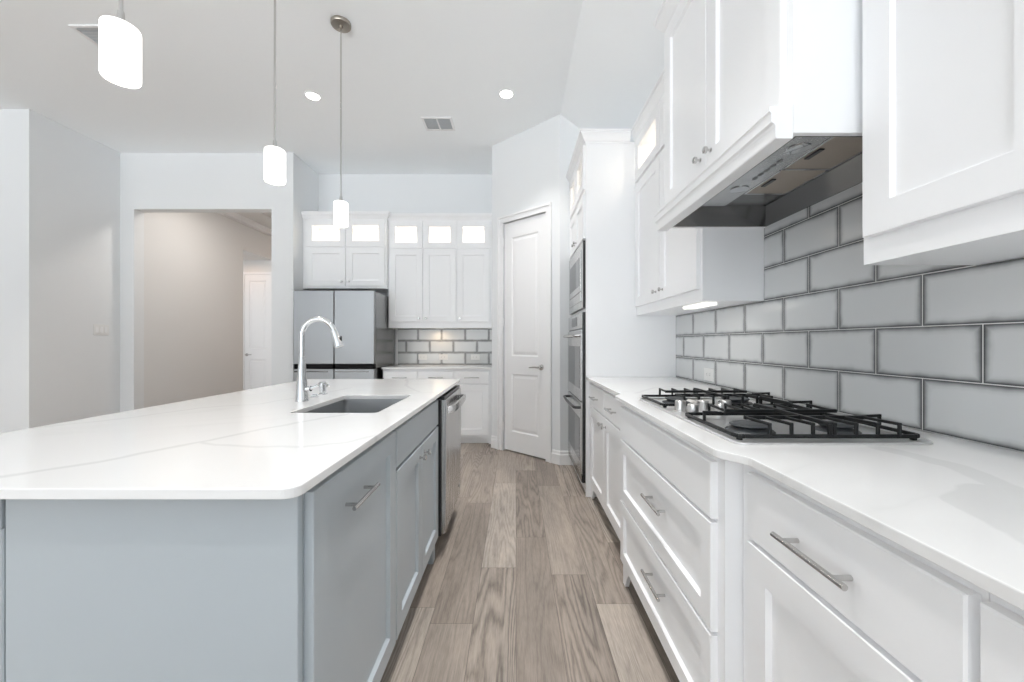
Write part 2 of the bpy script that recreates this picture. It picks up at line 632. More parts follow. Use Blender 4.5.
def knob(T, u, z, w, parent, m=None):
    g = MB(T)
    g2 = MB()
    g2.lathe((u, w - 0.0002, z), (0, 1, 0), [(0, 0.008), (0.003, 0.008), (0.004, 0.0045), (0.016, 0.0045), (0.018, 0.0125), (0.027, 0.0125), (0.029, 0.010)], 16)
    g.add(g2.v, g2.f)
    return tag(g.build('knob', m or M['nickel'], parent, 0, True), 'small round steel knob')


def valance(T, u0, u1, ztop, parent, m, feet=(True, True), th=0.018, rise=0.095, z0=0.001):
    """bottom rail that sweeps down into bracket feet at its ends"""
    bot = []
    f = 0.035
    if feet[0]:
        bot += [(u0, z0), (u0 + f, z0), (u0 + f + 0.012, z0 + 0.02), (u0 + f + 0.03, z0 + 0.055), (u0 + f + 0.06, rise - 0.008), (u0 + f + 0.085, rise)]
    else:
        bot += [(u0, rise)]
    if feet[1]:
        bot += [(u1 - f - 0.085, rise), (u1 - f - 0.06, rise - 0.008), (u1 - f - 0.03, z0 + 0.055), (u1 - f - 0.012, z0 + 0.02), (u1 - f, z0), (u1, z0)]
    else:
        bot += [(u1, rise)]
    poly = bot + [(u1, ztop), (u0, ztop)]
    g = MB(T)
    g.prism(poly, 1, -th, 0.0)
    return g.build('bottom_rail', m, parent)


CROWN = [(0, 2.685), (0.007, 2.685), (0.007, 2.698), (0.016, 2.705), (0.030, 2.732), (0.043, 2.748), (0.043, 2.762), (0.050, 2.764), (0.050, 2.775), (0, 2.775)]


def arc(cx, cy, r, a0, a1, n=6):
    return [(cx + r * math.cos(math.radians(a0 + (a1 - a0) * i / n)), cy + r * math.sin(math.radians(a0 + (a1 - a0) * i / n))) for i in range(n + 1)]


def round_rect(x0, x1, y0, y1, r, n=6):
    return arc(x1 - r, y1 - r, r, 0, 90, n) + arc(x0 + r, y1 - r, r, 90, 180, n) + arc(x0 + r, y0 + r, r, 180, 270, n) + arc(x1 - r, y0 + r, r, 270, 360, n)


def plate(name, outer, holes, z0, z1, m, parent=None, bevel=0.002):
    """flat slab from an outline with holes"""
    bm = bmesh.new()
    L = world_loc(parent)
    for loop in [outer] + holes:
        vs = [bm.verts.new((x - L.x, y - L.y, z1 - L.z)) for x, y in loop]
        for i in range(len(vs)):
            bm.edges.new((vs[i], vs[(i + 1) % len(vs)]))
    bmesh.ops.triangle_fill(bm, use_beauty=True, use_dissolve=True, edges=bm.edges[:])
    r = bmesh.ops.extrude_face_region(bm, geom=bm.faces[:])
    for v in [e for e in r['geom'] if isinstance(e, bmesh.types.BMVert)]:
        v.co.z = z0 - L.z
    bmesh.ops.recalc_face_normals(bm, faces=bm.faces)
    if bevel:
        es = [e for e in bm.edges if len(e.link_faces) == 2 and e.calc_face_angle(0) > 1.2]
        bmesh.ops.bevel(bm, geom=es, offset=bevel, segments=2, profile=0.5, affect='EDGES', clamp_overlap=True)
    me = bpy.data.meshes.new(name)
    bm.to_mesh(me)
    bm.free()
    me.materials.append(m)
    o = bpy.data.objects.new(name, me)
    COL.objects.link(o)
    if parent is not None:
        o.parent = parent
    WLOC[o.name] = L
    return o


# ------------------------------------------------------------------ the room
CZ = 3.376                       # flat ceiling
XR = 1.2236                      # right wall surface
XT = 1.2136                      # tile surface
YB = 5.20                        # back wall
FOLD = 0.43                      # where the ceiling starts to slope down
SL = 0.75
zr = CZ - (XR - FOLD) * SL

structure('floor', MB().box(-8.2, XR + 0.15, -4.2, 9.2, -0.12, 0.0), M['floor'])

ceil = MB()
ceil.prism([(-8.2, CZ), (FOLD, CZ), (XR + 0.15, CZ - (XR + 0.15 - FOLD) * SL), (XR + 0.15, CZ + 0.15), (-8.2, CZ + 0.15)], 1, -4.2, YB + 0.12)
structure('ceiling', ceil, M['ceiling'])
structure('wall_right', MB().box(XR, XR + 0.12, -4.0, YB, 0, zr - 0.003), M['wall'])
structure('wall_back', MB().box(-2.58, XR, YB, YB + 0.12, 0, CZ - 0.002), M['wall'])
# wall with the cased opening to the hall, and the short return beside the refrigerator
op = MB()
op.box(-4.70, -4.425, 4.61, 4.734, 0, CZ - 0.002)
op.box(-2.832, -2.58, 4.61, 4.734, 0, CZ - 0.002)
op.box(-4.425, -2.832, 4.61, 4.734, 2.72, CZ - 0.002)
structure('wall_opening', op, M['wall'])
structure('wall_alcove', MB().box(-2.70, -2.58, 4.734, YB + 0.12, 0, CZ - 0.002), M['wall'])
structure('wall_left', MB().box(-4.70, -4.585, 3.748, 4.61, 0, CZ - 0.002), M['wall'])
structure('wall_left_return', MB().box(-8.0, -4.70, 3.748, 3.87, 0, CZ - 0.002), M['wall'])
structure('wall_left_far', MB().box(-8.12, -8.0, -4.0, 3.89, 0, CZ - 0.002), M['wall'])
wr = MB()
wr.box(-8.12, -6.4, -4.12, -4.0, 0, CZ - 0.002).box(0.6, XR + 0.12, -4.12, -4.0, 0, zr - 0.003)
wr.box(-6.4, 0.6, -4.12, -4.0, 0, 0.15).box(-6.4, 0.6, -4.12, -4.0, 3.15, CZ - 0.13)
structure('wall_rear', wr, M['wall'])
g = MB()
for k in range(6):
    x = -6.4 + 6.94 * k / 5
    g.box(x, x + 0.06, -4.10, -4.04, 0.15, 3.15)
g.box(-6.4, 0.6, -4.10, -4.04, 0.15, 0.21).box(-6.4, 0.6, -4.10, -4.04, 3.09, 3.15)
structure('window_1', g, M['trim'])

# hall behind the opening
hw = MB()
hw.box(-4.545, -4.425, 4.734, 6.456, 0, 3.4)
hw.box(-4.545, -4.425, 7.60, 9.0, 0, 3.4)
hw.box(-4.545, -4.425, 6.456, 7.60, 2.674, 3.4)
structure('wall_hall', hw, M['hall'])
structure('wall_hall_end', MB().box(-4.425, -2.70, 9.0, 9.12, 0, 3.4), M['hall'])
structure('wall_hall_right', MB().box(-2.70, -2.58, YB + 0.12, 9.0, 0, 3.4), M['hall'])
hc = MB()
hc.box(-4.425, -3.95, 4.734, 9.0, 3.18, 3.40)
hc.box(-3.30, -2.70, 4.734, 9.0, 3.18, 3.40)
hc.box(-3.95, -3.30, 4.734, 5.6, 3.18, 3.40)
hc.box(-3.95, -3.30, 5.6, 9.0, 3.34, 3.40)
structure('ceiling_hall', hc, M['hall'])
structure('trim_hall', MB().box(-4.42, -4.33, 4.74, 8.99, 3.09, 3.179), M['trim'])
# small vestibule off the hall with a panelled door
ve = MB()
ve.box(-5.35, -4.545, 7.27, 7.39, 2.42, 2.674)
ve.box(-5.35, -4.955, 7.27, 7.39, 0, 2.42)
ve.box(-4.475, -4.4251, 7.27, 7.39, 0, 2.674)
ve.box(-4.545, -4.475, 7.27, 7.39, 2.42, 2.674)
structure('wall_vestibule', ve, M['hall'])
structure('wall_vestibule_side', MB().box(-5.47, -5.35, 6.35, 7.39, 0, 2.674), M['hall'])
structure('ceiling_vestibule', MB().box(-5.47, -4.546, 6.35, 7.39, 2.675, 2.74), M['hall'])


def panel_door(T, u0, u1, z0, z1, panels, name, m, parent=None, th=0.035):
    """slab with raised moulded panels pressed into its face; panels: (u0,u1,z0,z1)"""
    g = MB(T)
    us = sorted({u0, u1} | {p[0] for p in panels} | {p[1] for p in panels})
    zs = sorted({z0, z1} | {p[2] for p in panels} | {p[3] for p in panels})
    g.rings([rect(u0, u1, z0, z1, -th), rect(u0, u1, z0, z1, 0)], True, False)
    for a, b in zip(us, us[1:]):
        for c, d in zip(zs, zs[1:]):
            if any(p[0] <= a and b <= p[1] and p[2] <= c and d <= p[3] for p in panels):
                g.rings([rect(a, b, c, d, 0), rect(a, b, c, d, -0.010, 0.012), rect(a, b, c, d, -0.010, 0.020),
                         rect(a, b, c, d, -0.003, 0.045)], False, True)
            else:
                g.add(rect(a, b, c, d, 0), [(0, 1, 2, 3)])
    return g.build(name, m, parent)


Th = face_back(7.262)
d2 = tag(panel_door(Th, -4.95, -4.48, 0.012, 2.415, [(-4.87, -4.56, 1.06, 2.30), (-4.87, -4.56, 0.22, 0.86)], 'door_2', M['trim']),
         kind='structure')
g = MB(Th)
g.prism([(-4.99, 0.0), (-4.953, 0.0), (-4.953, 2.418), (-4.477, 2.418), (-4.477, 0), (-4.44, 0), (-4.44, 2.46), (-4.99, 2.46)], 1, -0.006, 0.014)
g.build('door_casing', M['trim'], d2)
for z in (0.3, 1.2, 2.2):
    MB(Th).box(-4.482, -4.472, 0.0005, 0.006, z, z + 0.09).build('hinge', M['nickel'], d2)
g = MB(Th)
g2 = MB()
g2.lathe((-4.91, 0, 0.95), (0, 1, 0), [(0, 0.027), (0.008, 0.025), (0.01, 0.01), (0.045, 0.009)], 16)
g2.tube([(-4.91, 0.045, 0.95), (-4.86, 0.048, 0.95), (-4.80, 0.045, 0.952)], [0.009, 0.008, 0.006], 10)
g.add(g2.v, g2.f)
g.build('door_handle', M['nickel'], d2, 0, True)

# pantry: a wall set at an angle across the corner, with a tall panelled door
PL, PR = Vector((-0.27, 4.46)), Vector((0.423, 3.83))
pd = (PR - PL).normalized()
pn = Vector((pd.y, -pd.x))
PLEN = (PR - PL).length


def Tp(u, w, z):
    q = PL + pd * u + pn * w
    return (q.x, q.y, z)


DU0, DU1, DZ = 0.185, 0.763, 2.465
pw = MB(Tp)
pw.box(0, DU0 - 0.012, -0.11, 0, 0, CZ - 0.002)
pw.box(DU1 + 0.012, PLEN, -0.11, 0, 0, CZ - 0.002)
pw.box(DU0 - 0.012, DU1 + 0.012, -0.11, 0, DZ + 0.012, CZ - 0.002)
structure('wall_pantry', pw, M['wall'])
structure('pantry_gap_shade', MB(Tp).box(DU0 - 0.012, DU1 + 0.012, -0.109, -0.1, 0, DZ + 0.011), M['dark'])  # dark sheet standing in for the shade behind the door
pr = MB()
pr.prism([(0.423, 0), (XR - 0.001, 0), (XR - 0.001, zr - 0.004), (FOLD, CZ - 0.004), (0.423, CZ - 0.004)], 1, 3.83, 3.93)
structure('wall_pantry_return', pr, M['wall'])
structure('wall_pantry_side', MB().box(-0.27, -0.19, 4.56, YB, 0, CZ - 0.002), M['wall'])
sm = 0.105
du = DU1 - DU0
d1 = tag(panel_door(lambda u, w, z: Tp(u, w - 0.012, z), DU0, DU1, 0.014, DZ,
                    [(DU0 + sm, DU1 - sm, 1.03, 2.30), (DU0 + sm, DU1 - sm, 0.22, 0.84)], 'door_1', M['trim']), kind='structure')
g = MB(Tp)
cw = 0.075
g.prism([(DU0 - cw, 0), (DU0 - 0.008, 0), (DU0 - 0.008, DZ + 0.008), (DU1 + 0.008, DZ + 0.008), (DU1 + 0.008, 0), (DU1 + cw, 0),
         (DU1 + cw, DZ + cw), (DU0 - cw, DZ + cw)], 1, 0.0005, 0.012)
g.prism([(DU0 - cw - 0.004, 0), (DU0 - cw + 0.016, 0), (DU0 - cw + 0.016, DZ + cw - 0.016), (DU1 + cw - 0.016, DZ + cw - 0.016), (DU1 + cw - 0.016, 0),
         (DU1 + cw + 0.004, 0), (DU1 + cw + 0.004, DZ + cw + 0.004), (DU0 - cw - 0.004, DZ + cw + 0.004)], 1, 0.012, 0.022)
g.build('door_casing', M['trim'], d1)
for z in (0.22, 1.35, 2.22):
    g = MB(Tp)
    g2 = MB()
    g2.tube([(DU0 - 0.002, 0.004, z), (DU0 - 0.002, 0.004, z + 0.09)], 0.006, 8)
    g.add(g2.v, g2.f)
    g.build('hinge', M['trim'], d1, 0, True)
g = MB(Tp)
g2 = MB()
hu = DU1 - 0.065
g2.lathe((hu, -0.0118, 0.925), (0, 1, 0), [(0, 0.030), (0.010, 0.028), (0.012, 0.012), (0.050, 0.010)], 20)
g2.tube([(hu, 0.035, 0.925), (hu - 0.05, 0.040, 0.927), (hu - 0.12, 0.034, 0.920)], [0.010, 0.008, 0.006], 10)
g.add(g2.v, g2.f)
tag(g.build('door_handle', M['nickel'], d1, 0, True), 'satin lever handle')

bprof = [(0.0005, 0.001), (0.016, 0.001), (0.016, 0.095), (0.010, 0.105), (0.010, 0.125), (0.004, 0.134), (0.0005, 0.134)]
q0 = PL + pd * (DU1 + cw + 0.005)
q1 = PL + pd * (DU0 - cw - 0.005)
structure('baseboard_pantry', MB().sweep([(q0.x, q0.y), (PR.x, PR.y), (0.530, 3.83)], bprof, -1), M['trim'])
structure('baseboard_pantry_left', MB().sweep([(PL.x, PL.y), (q1.x, q1.y)], bprof, -1), M['trim'])
structure('baseboard_left', MB().sweep([(-7.99, 3.748), (-4.585, 3.748), (-4.585, 4.61), (-4.43, 4.61)], bprof, -1), M['trim'])
structure('baseboard_hall', MB().sweep([(-4.425, 4.74), (-4.425, 6.45)], bprof, -1), M['trim'])

# ------------------------------------------------------------------ island
IX, IF = -1.032, -0.44          # back and face-frame planes of the island cabinets
Ti = face_island(IF)
G = M['grey']

isl = thing('island_cabinet', (-0.72, 1.08, 0), 'grey island cabinet with a tall pull-out door, nearest the camera', 'cabinet')
MB().box(IX, IF, 0.822, 1.398, 0.10, 0.893).build('carcass', G, isl)
MB().box(IX, IF - 0.05, 0.822, 1.398, 0.001, 0.10).build('toe_kick', M['grey'], isl)
ep = MB()
ep.box(IX + 0.001, IF + 0.0, 0.803, 0.821, 0.001, 0.893)
ep.build('end_panel', G, isl, 0.0015)
f = shaker(Ti, 0.826, 1.392, 0.125, 0.866, 'pull_out_door', G, isl, rail=0.062)
bar_pull(Ti, 0.985, 1.158, 0.765, 0.008, f)

po = MB()
po.box(IX - 0.085, IX - 0.004, 0.803, 0.890, 0.03, 0.86).box(IX - 0.092, IX - 0.003, 0.797, 0.897, 0.001, 0.11)
po.box(IX - 0.092, IX - 0.003, 0.797, 0.897, 0.80, 0.893)
tag(po.build('corner_post', G, None, 0.003), 'grey square post under the island worktop at its near left corner', 'post')

sk = thing('sink_cabinet', (-0.72, 1.78, 0), 'grey island sink cabinet with two doors below a plain false front', 'cabinet')
c = MB()
c.box(IX, IF, 1.402, 1.42, 0.10, 0.893).box(IX, IF, 2.140, 2.158, 0.10, 0.893).box(IX, IX + 0.018, 1.42, 2.14, 0.10, 0.893)
c.box(IX + 0.018, IF, 1.42, 2.14, 0.10, 0.118).box(IF - 0.018, IF, 1.42, 2.14, 0.118, 0.893)
c.build('carcass', G, sk)
MB().box(IX, IF - 0.05, 1.402, 2.158, 0.001, 0.10).build('toe_kick', M['grey'], sk)
slab_front(Ti, 1.405, 2.153, 0.733, 0.866, 'false_front', G, sk)
for a, b, ku in ((1.405, 1.776, 1.735), (1.782, 2.153, 1.825)):
    dd = shaker(Ti, a, b, 0.125, 0.722, 'door', G, sk, rail=0.062)
    knob(Ti, ku, 0.675, 0.02, dd)
MB(Ti).box(2.105, 2.158, -0.03, 0.002, 0.001, 0.098).build('bracket_foot', G, sk, 0.004)

# dishwasher
dw = thing('dishwasher', (-0.72, 2.47, 0), 'stainless dishwasher at the far end of the grey island', 'dishwasher')
MB().box(IX, IF + 0.0295, 2.172, 2.768, 0.12, 0.862).build('tub', M['black'], dw)
MB().box(IX, IF - 0.045, 2.175, 2.762, 0.001, 0.1195).build('toe_kick', M['black'], dw)
g = MB(Ti)
g.prism([(0.030, 0.125), (0.050, 0.125), (0.054, 0.15), (0.058, 0.70), (0.060, 0.80), (0.056, 0.862), (0.030, 0.862)], 0, 2.185, 2.764)
dd = g.build('door', M['steel'], dw, 0.002)
MB(Ti).box(2.172, 2.764, 0.0, 0.050, 0.863, 0.880).build('control_panel', M['black'], dw, 0.002)
g = MB(Ti)
hp = [(2.225, 0.055, 0.800), (2.23, 0.078, 0.803), (2.25, 0.092, 0.806), (2.468, 0.100, 0.808), (2.70, 0.092, 0.806), (2.722, 0.078, 0.803), (2.727, 0.055, 0.800)]
rr = []
for p in hp:
    rr.append([(p[0], p[1] + dx, p[2] + dz) for dx, dz in ((-0.006, -0.020), (0.006, -0.020), (0.009, 0), (0.006, 0.018), (-0.006, 0.018))])
g.rings(rr)
tag(g.build('handle', M['steel'], dd, 0, True), 'curved steel handle')
MB(Ti).box(2.69, 2.71, 0.0535, 0.0565, 0.20, 0.215).build('badge', M['badge'], dd)
tag(MB().box(IX, IF + 0.005, 2.772, 2.792, 0.001, 0.893).build('island_end_panel', G, None, 0.0015), 'grey panel closing the far end of the island beside the dishwasher', 'panel')

# worktop with the sink cut-out
SX0, SX1, SY0, SY1 = -0.850, -0.520, 1.484, 1.983
outer = round_rect(-1.49, -0.395, 0.715, 2.85, 0.028)
ct = plate('island_countertop', outer, [round_rect(SX0, SX1, SY0, SY1, 0.02)[::-1]], 0.894, 0.914, M['quartz'])
tag(ct, 'white veined quartz worktop on the grey island', 'countertop')

sink = thing('kitchen_sink', (-0.685, 1.73, 0.68), 'stainless undermount sink set into the island worktop', 'sink')
g = MB()
ri = [(x, y) for x, y in round_rect(SX0 - 0.004, SX1 + 0.004, SY0 - 0.004, SY1 + 0.004, 0.022)]
ro = [(x, y) for x, y in round_rect(SX0 - 0.022, SX1 + 0.022, SY0 - 0.022, SY1 + 0.022, 0.035)]
lo = [(x, y) for x, y in round_rect(SX0 + 0.004, SX1 - 0.004, SY0 + 0.004, SY1 - 0.004, 0.03)]
lo2 = [(x, y) for x, y in round_rect(SX0 + 0.022, SX1 - 0.022, SY0 + 0.022, SY1 - 0.022, 0.03)]
bo = [(x, y) for x, y in round_rect(SX0 - 0.006, SX1 + 0.006, SY0 - 0.006, SY1 + 0.006, 0.035)]
z3 = lambda pts, z: [(x, y, z) for x, y in pts]
g.rings([z3(bo, 0.675), z3(bo, 0.889), z3(ro, 0.889), z3(ro, 0.8935), z3(ri, 0.8935), z3(lo, 0.70), z3(lo2, 0.682)])
g.build('basin', M['sink_steel'], sink, 0, True)
g = MB().lathe((-0.685, 1.80, 0.682), (0, 0, 1), [(0.0005, 0.045), (0.003, 0.045), (0.004, 0.038), (0.001, 0.030)], 24)
g.build('drain', M['chrome'], sink, 0, True)

# faucet
FX, FY = -0.957, 1.78
fc = thing('faucet', (FX, FY, 0.914), 'tall chrome gooseneck pull-down faucet behind the sink', 'faucet')
g = MB().lathe((FX, FY, 0.9145), (0, 0, 1), [(0, 0.027), (0.006, 0.027), (0.010, 0.0255), (0.10, 0.020), (0.19, 0.0135), (0.20, 0.0125)], 24)
g.build('body', M['chrome'], fc, 0, True)
pts = [(FX, FY, 1.11), (FX, FY, 1.20)]
R = 0.076
for k in range(1, 13):
    a = PI - k * PI * 0.93 / 12
    pts.append((FX + R + R * math.cos(a), FY - 0.012 * k / 12, 1.205 + R * math.sin(a)))
e = Vector(pts[-1])
dirn = (Vector(pts[-1]) - Vector(pts[-2])).normalized()
MB().tube(pts, 0.0118, 14).build('spout', M['chrome'], fc, 0, True)
g = MB().lathe(tuple(e - dirn * 0.004), tuple(dirn), [(0, 0.0135), (0.004, 0.0145), (0.03, 0.0155), (0.065, 0.0205), (0.072, 0.0205), (0.074, 0.017)], 20)
sp = g.build('spray_head', M['chrome'], fc, 0, True)
bc = e + dirn * 0.036 + Vector((0.018, 0, 0))
MB().box(bc.x - 0.002, bc.x + 0.003, bc.y - 0.006, bc.y + 0.006, bc.z - 0.018, bc.z + 0.018).build('button', M['black'], sp, 0.002)
g = MB().tube([(FX + 0.015, FY, 0.968), (FX + 0.040, FY - 0.002, 0.970)], 0.0125, 14)
g.tube([(FX + 0.036, FY, 0.970), (FX + 0.055, FY, 0.978), (FX + 0.072, FY, 0.984)], [0.007, 0.006, 0.005], 10)
g.build('lever', M['chrome'], fc, 0, True)
sd = thing('soap_dispenser', (-0.98, 2.02, 0.914), 'short chrome soap dispenser beside the faucet', 'soap dispenser')
g = MB().lathe((-0.98, 2.02, 0.9145), (0, 0, 1), [(0, 0.022), (0.005, 0.022), (0.008, 0.016), (0.030, 0.016), (0.032, 0.019), (0.058, 0.019), (0.061, 0.016)], 20)
g.build('body', M['chrome'], sd, 0, True)
g = MB().tube([(-0.98, 2.02, 0.962), (-0.955, 2.005, 0.966), (-0.935, 1.99, 0.958)], [0.007, 0.006, 0.005], 10)
g.build('nozzle', M['chrome'], sd, 0, True)
ag = thing('air_gap', (-0.968, 1.91, 0.914), 'low round chrome cap on the worktop between faucet and soap dispenser', 'deck cap')
g = MB().lathe((-0.968, 1.91, 0.9145), (0, 0, 1), [(0, 0.020), (0.004, 0.020), (0.006, 0.014), (0.012, 0.012)], 20)
g.build('cap', M['chrome'], ag, 0, True)

# ------------------------------------------------------------------ right-hand base cabinets
Wh = M['white']
NF = 0.57                        # near and far face frame
BF = 0.525                       # bumped-out face frame
Tn, Tb = face_right(NF), face_right(BF)
CB = 0.893


def base_box(parent, X, u0, u1, m):
    MB().box(X, XR - 0.001, u0, u1, 0.10, CB).build('carcass', m, parent)
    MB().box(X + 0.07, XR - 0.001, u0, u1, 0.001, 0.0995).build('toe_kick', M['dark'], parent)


nb = thing('base_cabinet', (0.9, 0.74, 0), 'white base cabinet at right with one wide drawer above a door, bar pull nearest camera', 'cabinet')
base_box(nb, NF, 0.4795, 0.998, Wh)
f = slab_front(Tn, 0.487, 0.949, 0.716, 0.868, 'drawer', Wh, nb)
bar_pull(Tn, 0.627, 0.803, 0.790, 0.02, f)
shaker(Tn, 0.487, 0.949, 0.125, 0.706, 'door', Wh, nb)
valance(Tn, 0.4795, 0.998, 0.1, nb, Wh, (False, True))

nb2 = thing('base_cabinet', (0.9, 0.2, 0), 'white base cabinet cut off by the lower right corner of the picture', 'cabinet')
base_box(nb2, NF, -0.25, 0.4785, Wh)
for a, b in ((0.012, 0.474), (-0.24, 0.006)):
    f = slab_front(Tn, a, b, 0.716, 0.868, 'drawer', Wh, nb2)
    bar_pull(Tn, (a + b) / 2 - 0.088, (a + b) / 2 + 0.088, 0.790, 0.02, f)
    shaker(Tn, a, b, 0.125, 0.706, 'door', Wh, nb2)
valance(Tn, -0.25, 0.4785, 0.1, nb2, Wh, (True, False))

bc_ = thing('drawer_cabinet', (0.87, 1.475, 0), 'white three-front drawer base bumped out under the gas cooktop', 'cabinet')
base_box(bc_, BF, 1.0, 1.95, Wh)
slab_front(Tb, 1.034, 1.928, 0.718, 0.866, 'false_front', Wh, bc_)
f = shaker(Tb, 1.034, 1.928, 0.424, 0.708, 'drawer', Wh, bc_, rail=0.055)
bar_pull(Tb, 1.355, 1.535, 0.590, 0.008, f)
f = shaker(Tb, 1.034, 1.928, 0.128, 0.414, 'drawer', Wh, bc_, rail=0.055)
bar_pull(Tb, 1.355, 1.535, 0.298, 0.008, f)
valance(Tb, 1.0, 1.95, 0.1, bc_, Wh)

fb = thing('base_cabinet', (0.9, 2.49, 0), 'white base cabinet beside the oven tower with two drawers above two doors', 'cabinet')
base_box(fb, NF, 1.952, 3.022, Wh)
for a, b, k in ((2.005, 2.485, 2.44), (2.493, 2.973, 2.538)):
    f = slab_front(Tn, a, b, 0.716, 0.868, 'drawer', Wh, fb)
    bar_pull(Tn, (a + b) / 2 - 0.08, (a + b) / 2 + 0.08, 0.790, 0.02, f)
    f = shaker(Tn, a, b, 0.125, 0.706, 'door', Wh, fb)
    knob(Tn, k, 0.655, 0.02, f)
valance(Tn, 1.952, 3.022, 0.1, fb, Wh)


# right worktop: straight, swept out round the cooktop
def s_curve(ya, xa, yb, xb, n=8):
    out = []
    for i in range(n + 1):
        s = i / n
        k = s * s * (3 - 2 * s)
        out.append((xa + (xb - xa) * k, ya + (yb - ya) * s))
    return out


edge = [(0.533, -0.26)] + s_curve(0.90, 0.533, 0.985, 0.488) + s_curve(1.955, 0.488, 2.04, 0.533) + [(0.533, 3.022)]
outer = [(XT - 0.0005, -0.26), (XT - 0.0005, 3.022)] + edge[::-1]
ct = plate('range_countertop', outer, [], 0.894, 0.914, M['quartz'])
tag(ct, 'white quartz worktop along the right wall under the gas cooktop', 'countertop')

bs = MB()
bs.box(XT, XR - 0.0005, -0.6, 3.0225, 0.9145, 1.3785)
bs.box(XT, XR - 0.0005, 1.0485, 1.948, 1.379, 1.752)
tag(bs.build('tile_backsplash', M['tile_right'], None), 'grey glazed brick-pattern tile backsplash behind the gas cooktop', 'backsplash')

# ------------------------------------------------------------------ gas cooktop
CX0, CX1, CY0, CY1 = 0.565, 1.085, 1.018, 1.853
ck = thing('gas_cooktop', (0.825, 1.435, 0.914), 'stainless gas cooktop with black grates on the right worktop', 'cooktop')
tray = round_rect(CX0, CX1, CY0, CY1, 0.03)
g = MB()
sh = lambda pts, d: [((x - 0.825) * (1 - d) + 0.825, (y - 1.435) * (1 - d) + 1.435) for x, y in pts]
g.rings([z3(tray, 0.9146), z3(tray, 0.9185), z3(sh(tray, 0.012), 0.921), z3(sh(tray, 0.05), 0.9205), z3(sh(tray, 0.065), 0.917)])
g.build('tray', M['tray'], ck, 0, True)
BUR = [(0.690, 1.175, 0.044), (0.945, 1.175, 0.036), (0.935, 1.475, 0.055), (0.690, 1.715, 0.036), (0.945, 1.715, 0.045)]
for x, y, r in BUR:
    g = MB().lathe((x, y, 0.917), (0, 0, 1), [(0, r + 0.022), (0.004, r + 0.018), (0.006, r + 0.006), (0.012, r), (0.0133, r - 0.004)], 28)
    b = g.build('burner', M['burner'], ck, 0, True)
    g = MB().lathe((x, y, 0.9305), (0, 0, 1), [(0.0002, r + 0.006), (0.004, r + 0.010), (0.007, r + 0.008), (0.009, r - 0.004)], 28)
    tag(g.build('burner_cap', M['burner'], b, 0, True), 'black burner cap')
for x, y in ((0.626, 1.515), (0.715, 1.52), (0.80, 1.52), (0.634, 1.425), (0.735, 1.43)):
    g = MB().lathe((x, y, 0.9172), (0, 0, 1), [(0, 0.024), (0.003, 0.024), (0.0035, 0.017), (0.010, 0.017), (0.0105, 0.0205), (0.036, 0.0195), (0.039, 0.017)], 24)
    kb = g.build('knob', M['satin'], ck, 0, True)
    g = MB().box(x - 0.0015, x + 0.0015, y + 0.002, y + 0.0165, 0.956, 0.9572)
    g.build('pointer', M['black'], kb)


def grate(parent, x0, x1, y0, y1, burners, near, far, near_front=False):
    g = MB()
    zb, zt = 0.930, 0.962
    fr = round_rect(x0, x1, y0, y1, 0.02, 4)
    n = len(fr)
    for i in range(n):
        a, b = fr[i], fr[(i + 1) % n]
        if math.hypot(a[0] - b[0], a[1] - b[1]) > 1e-6:
            g.bar((a[0], a[1], zb), (b[0], b[1], zb), 0.009, 0.010)
    for sx in (x0 + 0.012, x1 - 0.012):
        for sy in (y0 + 0.012, y1 - 0.012):
            g.bar((sx, sy, 0.9172), (sx, sy, zb), 0.012, 0.012)

    def finger(p, q):
        p, q = Vector(p), Vector(q)
        d = (q - p).normalized()
        g.bar((p.x, p.y, zb), (p.x, p.y, zt + 0.003), 0.008, 0.008)
        g.bar((p.x - d.x * 0.005, p.y - d.y * 0.005, zt), (q.x, q.y, zt - 0.003), 0.007, 0.008)
    if near or far:
        k = 7
        for i in range(k):
            x = x0 + 0.085 + (x1 - x0 - 0.145) * i / (k - 1)
            ym = (y0 + y1) / 2
            if near:
                finger((x, y0, 0), (x, ym - 0.055, 0))
            if far:
                finger((x, y1, 0), (x, ym + 0.055, 0))
        g.bar((x0 + 0.08, ym - 0.055, zt - 0.003), (x1 - 0.05, ym - 0.055, zt - 0.003), 0.010, 0.011)
        g.bar((x0 + 0.08, ym + 0.055, zt - 0.003), (x1 - 0.05, ym + 0.055, zt - 0.003), 0.010, 0.011)
    for bx, by in burners:
        for dx, dy in ((1, 0), (-1, 0)):
            ex = x1 if dx > 0 else x0
            if abs(ex - bx) < 0.24 and (dx > 0 or near_front):
                finger((ex, by - 0.03 * dx, 0), (bx + dx * 0.055, by - 0.03 * dx, 0))
    xm = (x0 + x1) / 2
    g.bar((xm, y0, zb), (xm, y0, zt), 0.010, 0.010)
    g.bar((xm, y1, zb), (xm, y1, zt), 0.010, 0.010)
    g.bar((xm, y0, zt), (xm, y1, zt), 0.010, 0.011)
    return tag(g.build('grate', M['iron'], parent, 0.0015), 'black cast iron grate')


grate(ck, 0.582, 1.068, 1.046, 1.375, [(0.69, 1.20), (0.945, 1.20)], True, True, True)
grate(ck, 0.850, 1.070, 1.385, 1.562, [(0.935, 1.475)], False, False)
grate(ck, 0.580, 1.070, 1.572, 1.840, [(0.69, 1.715), (0.945, 1.715)], True, True)


# ------------------------------------------------------------------ right-hand wall cabinets
UF = 0.915
Tu = face_right(UF)
UZ0, UZ1, UZT = 1.380, 2.37, 2.70


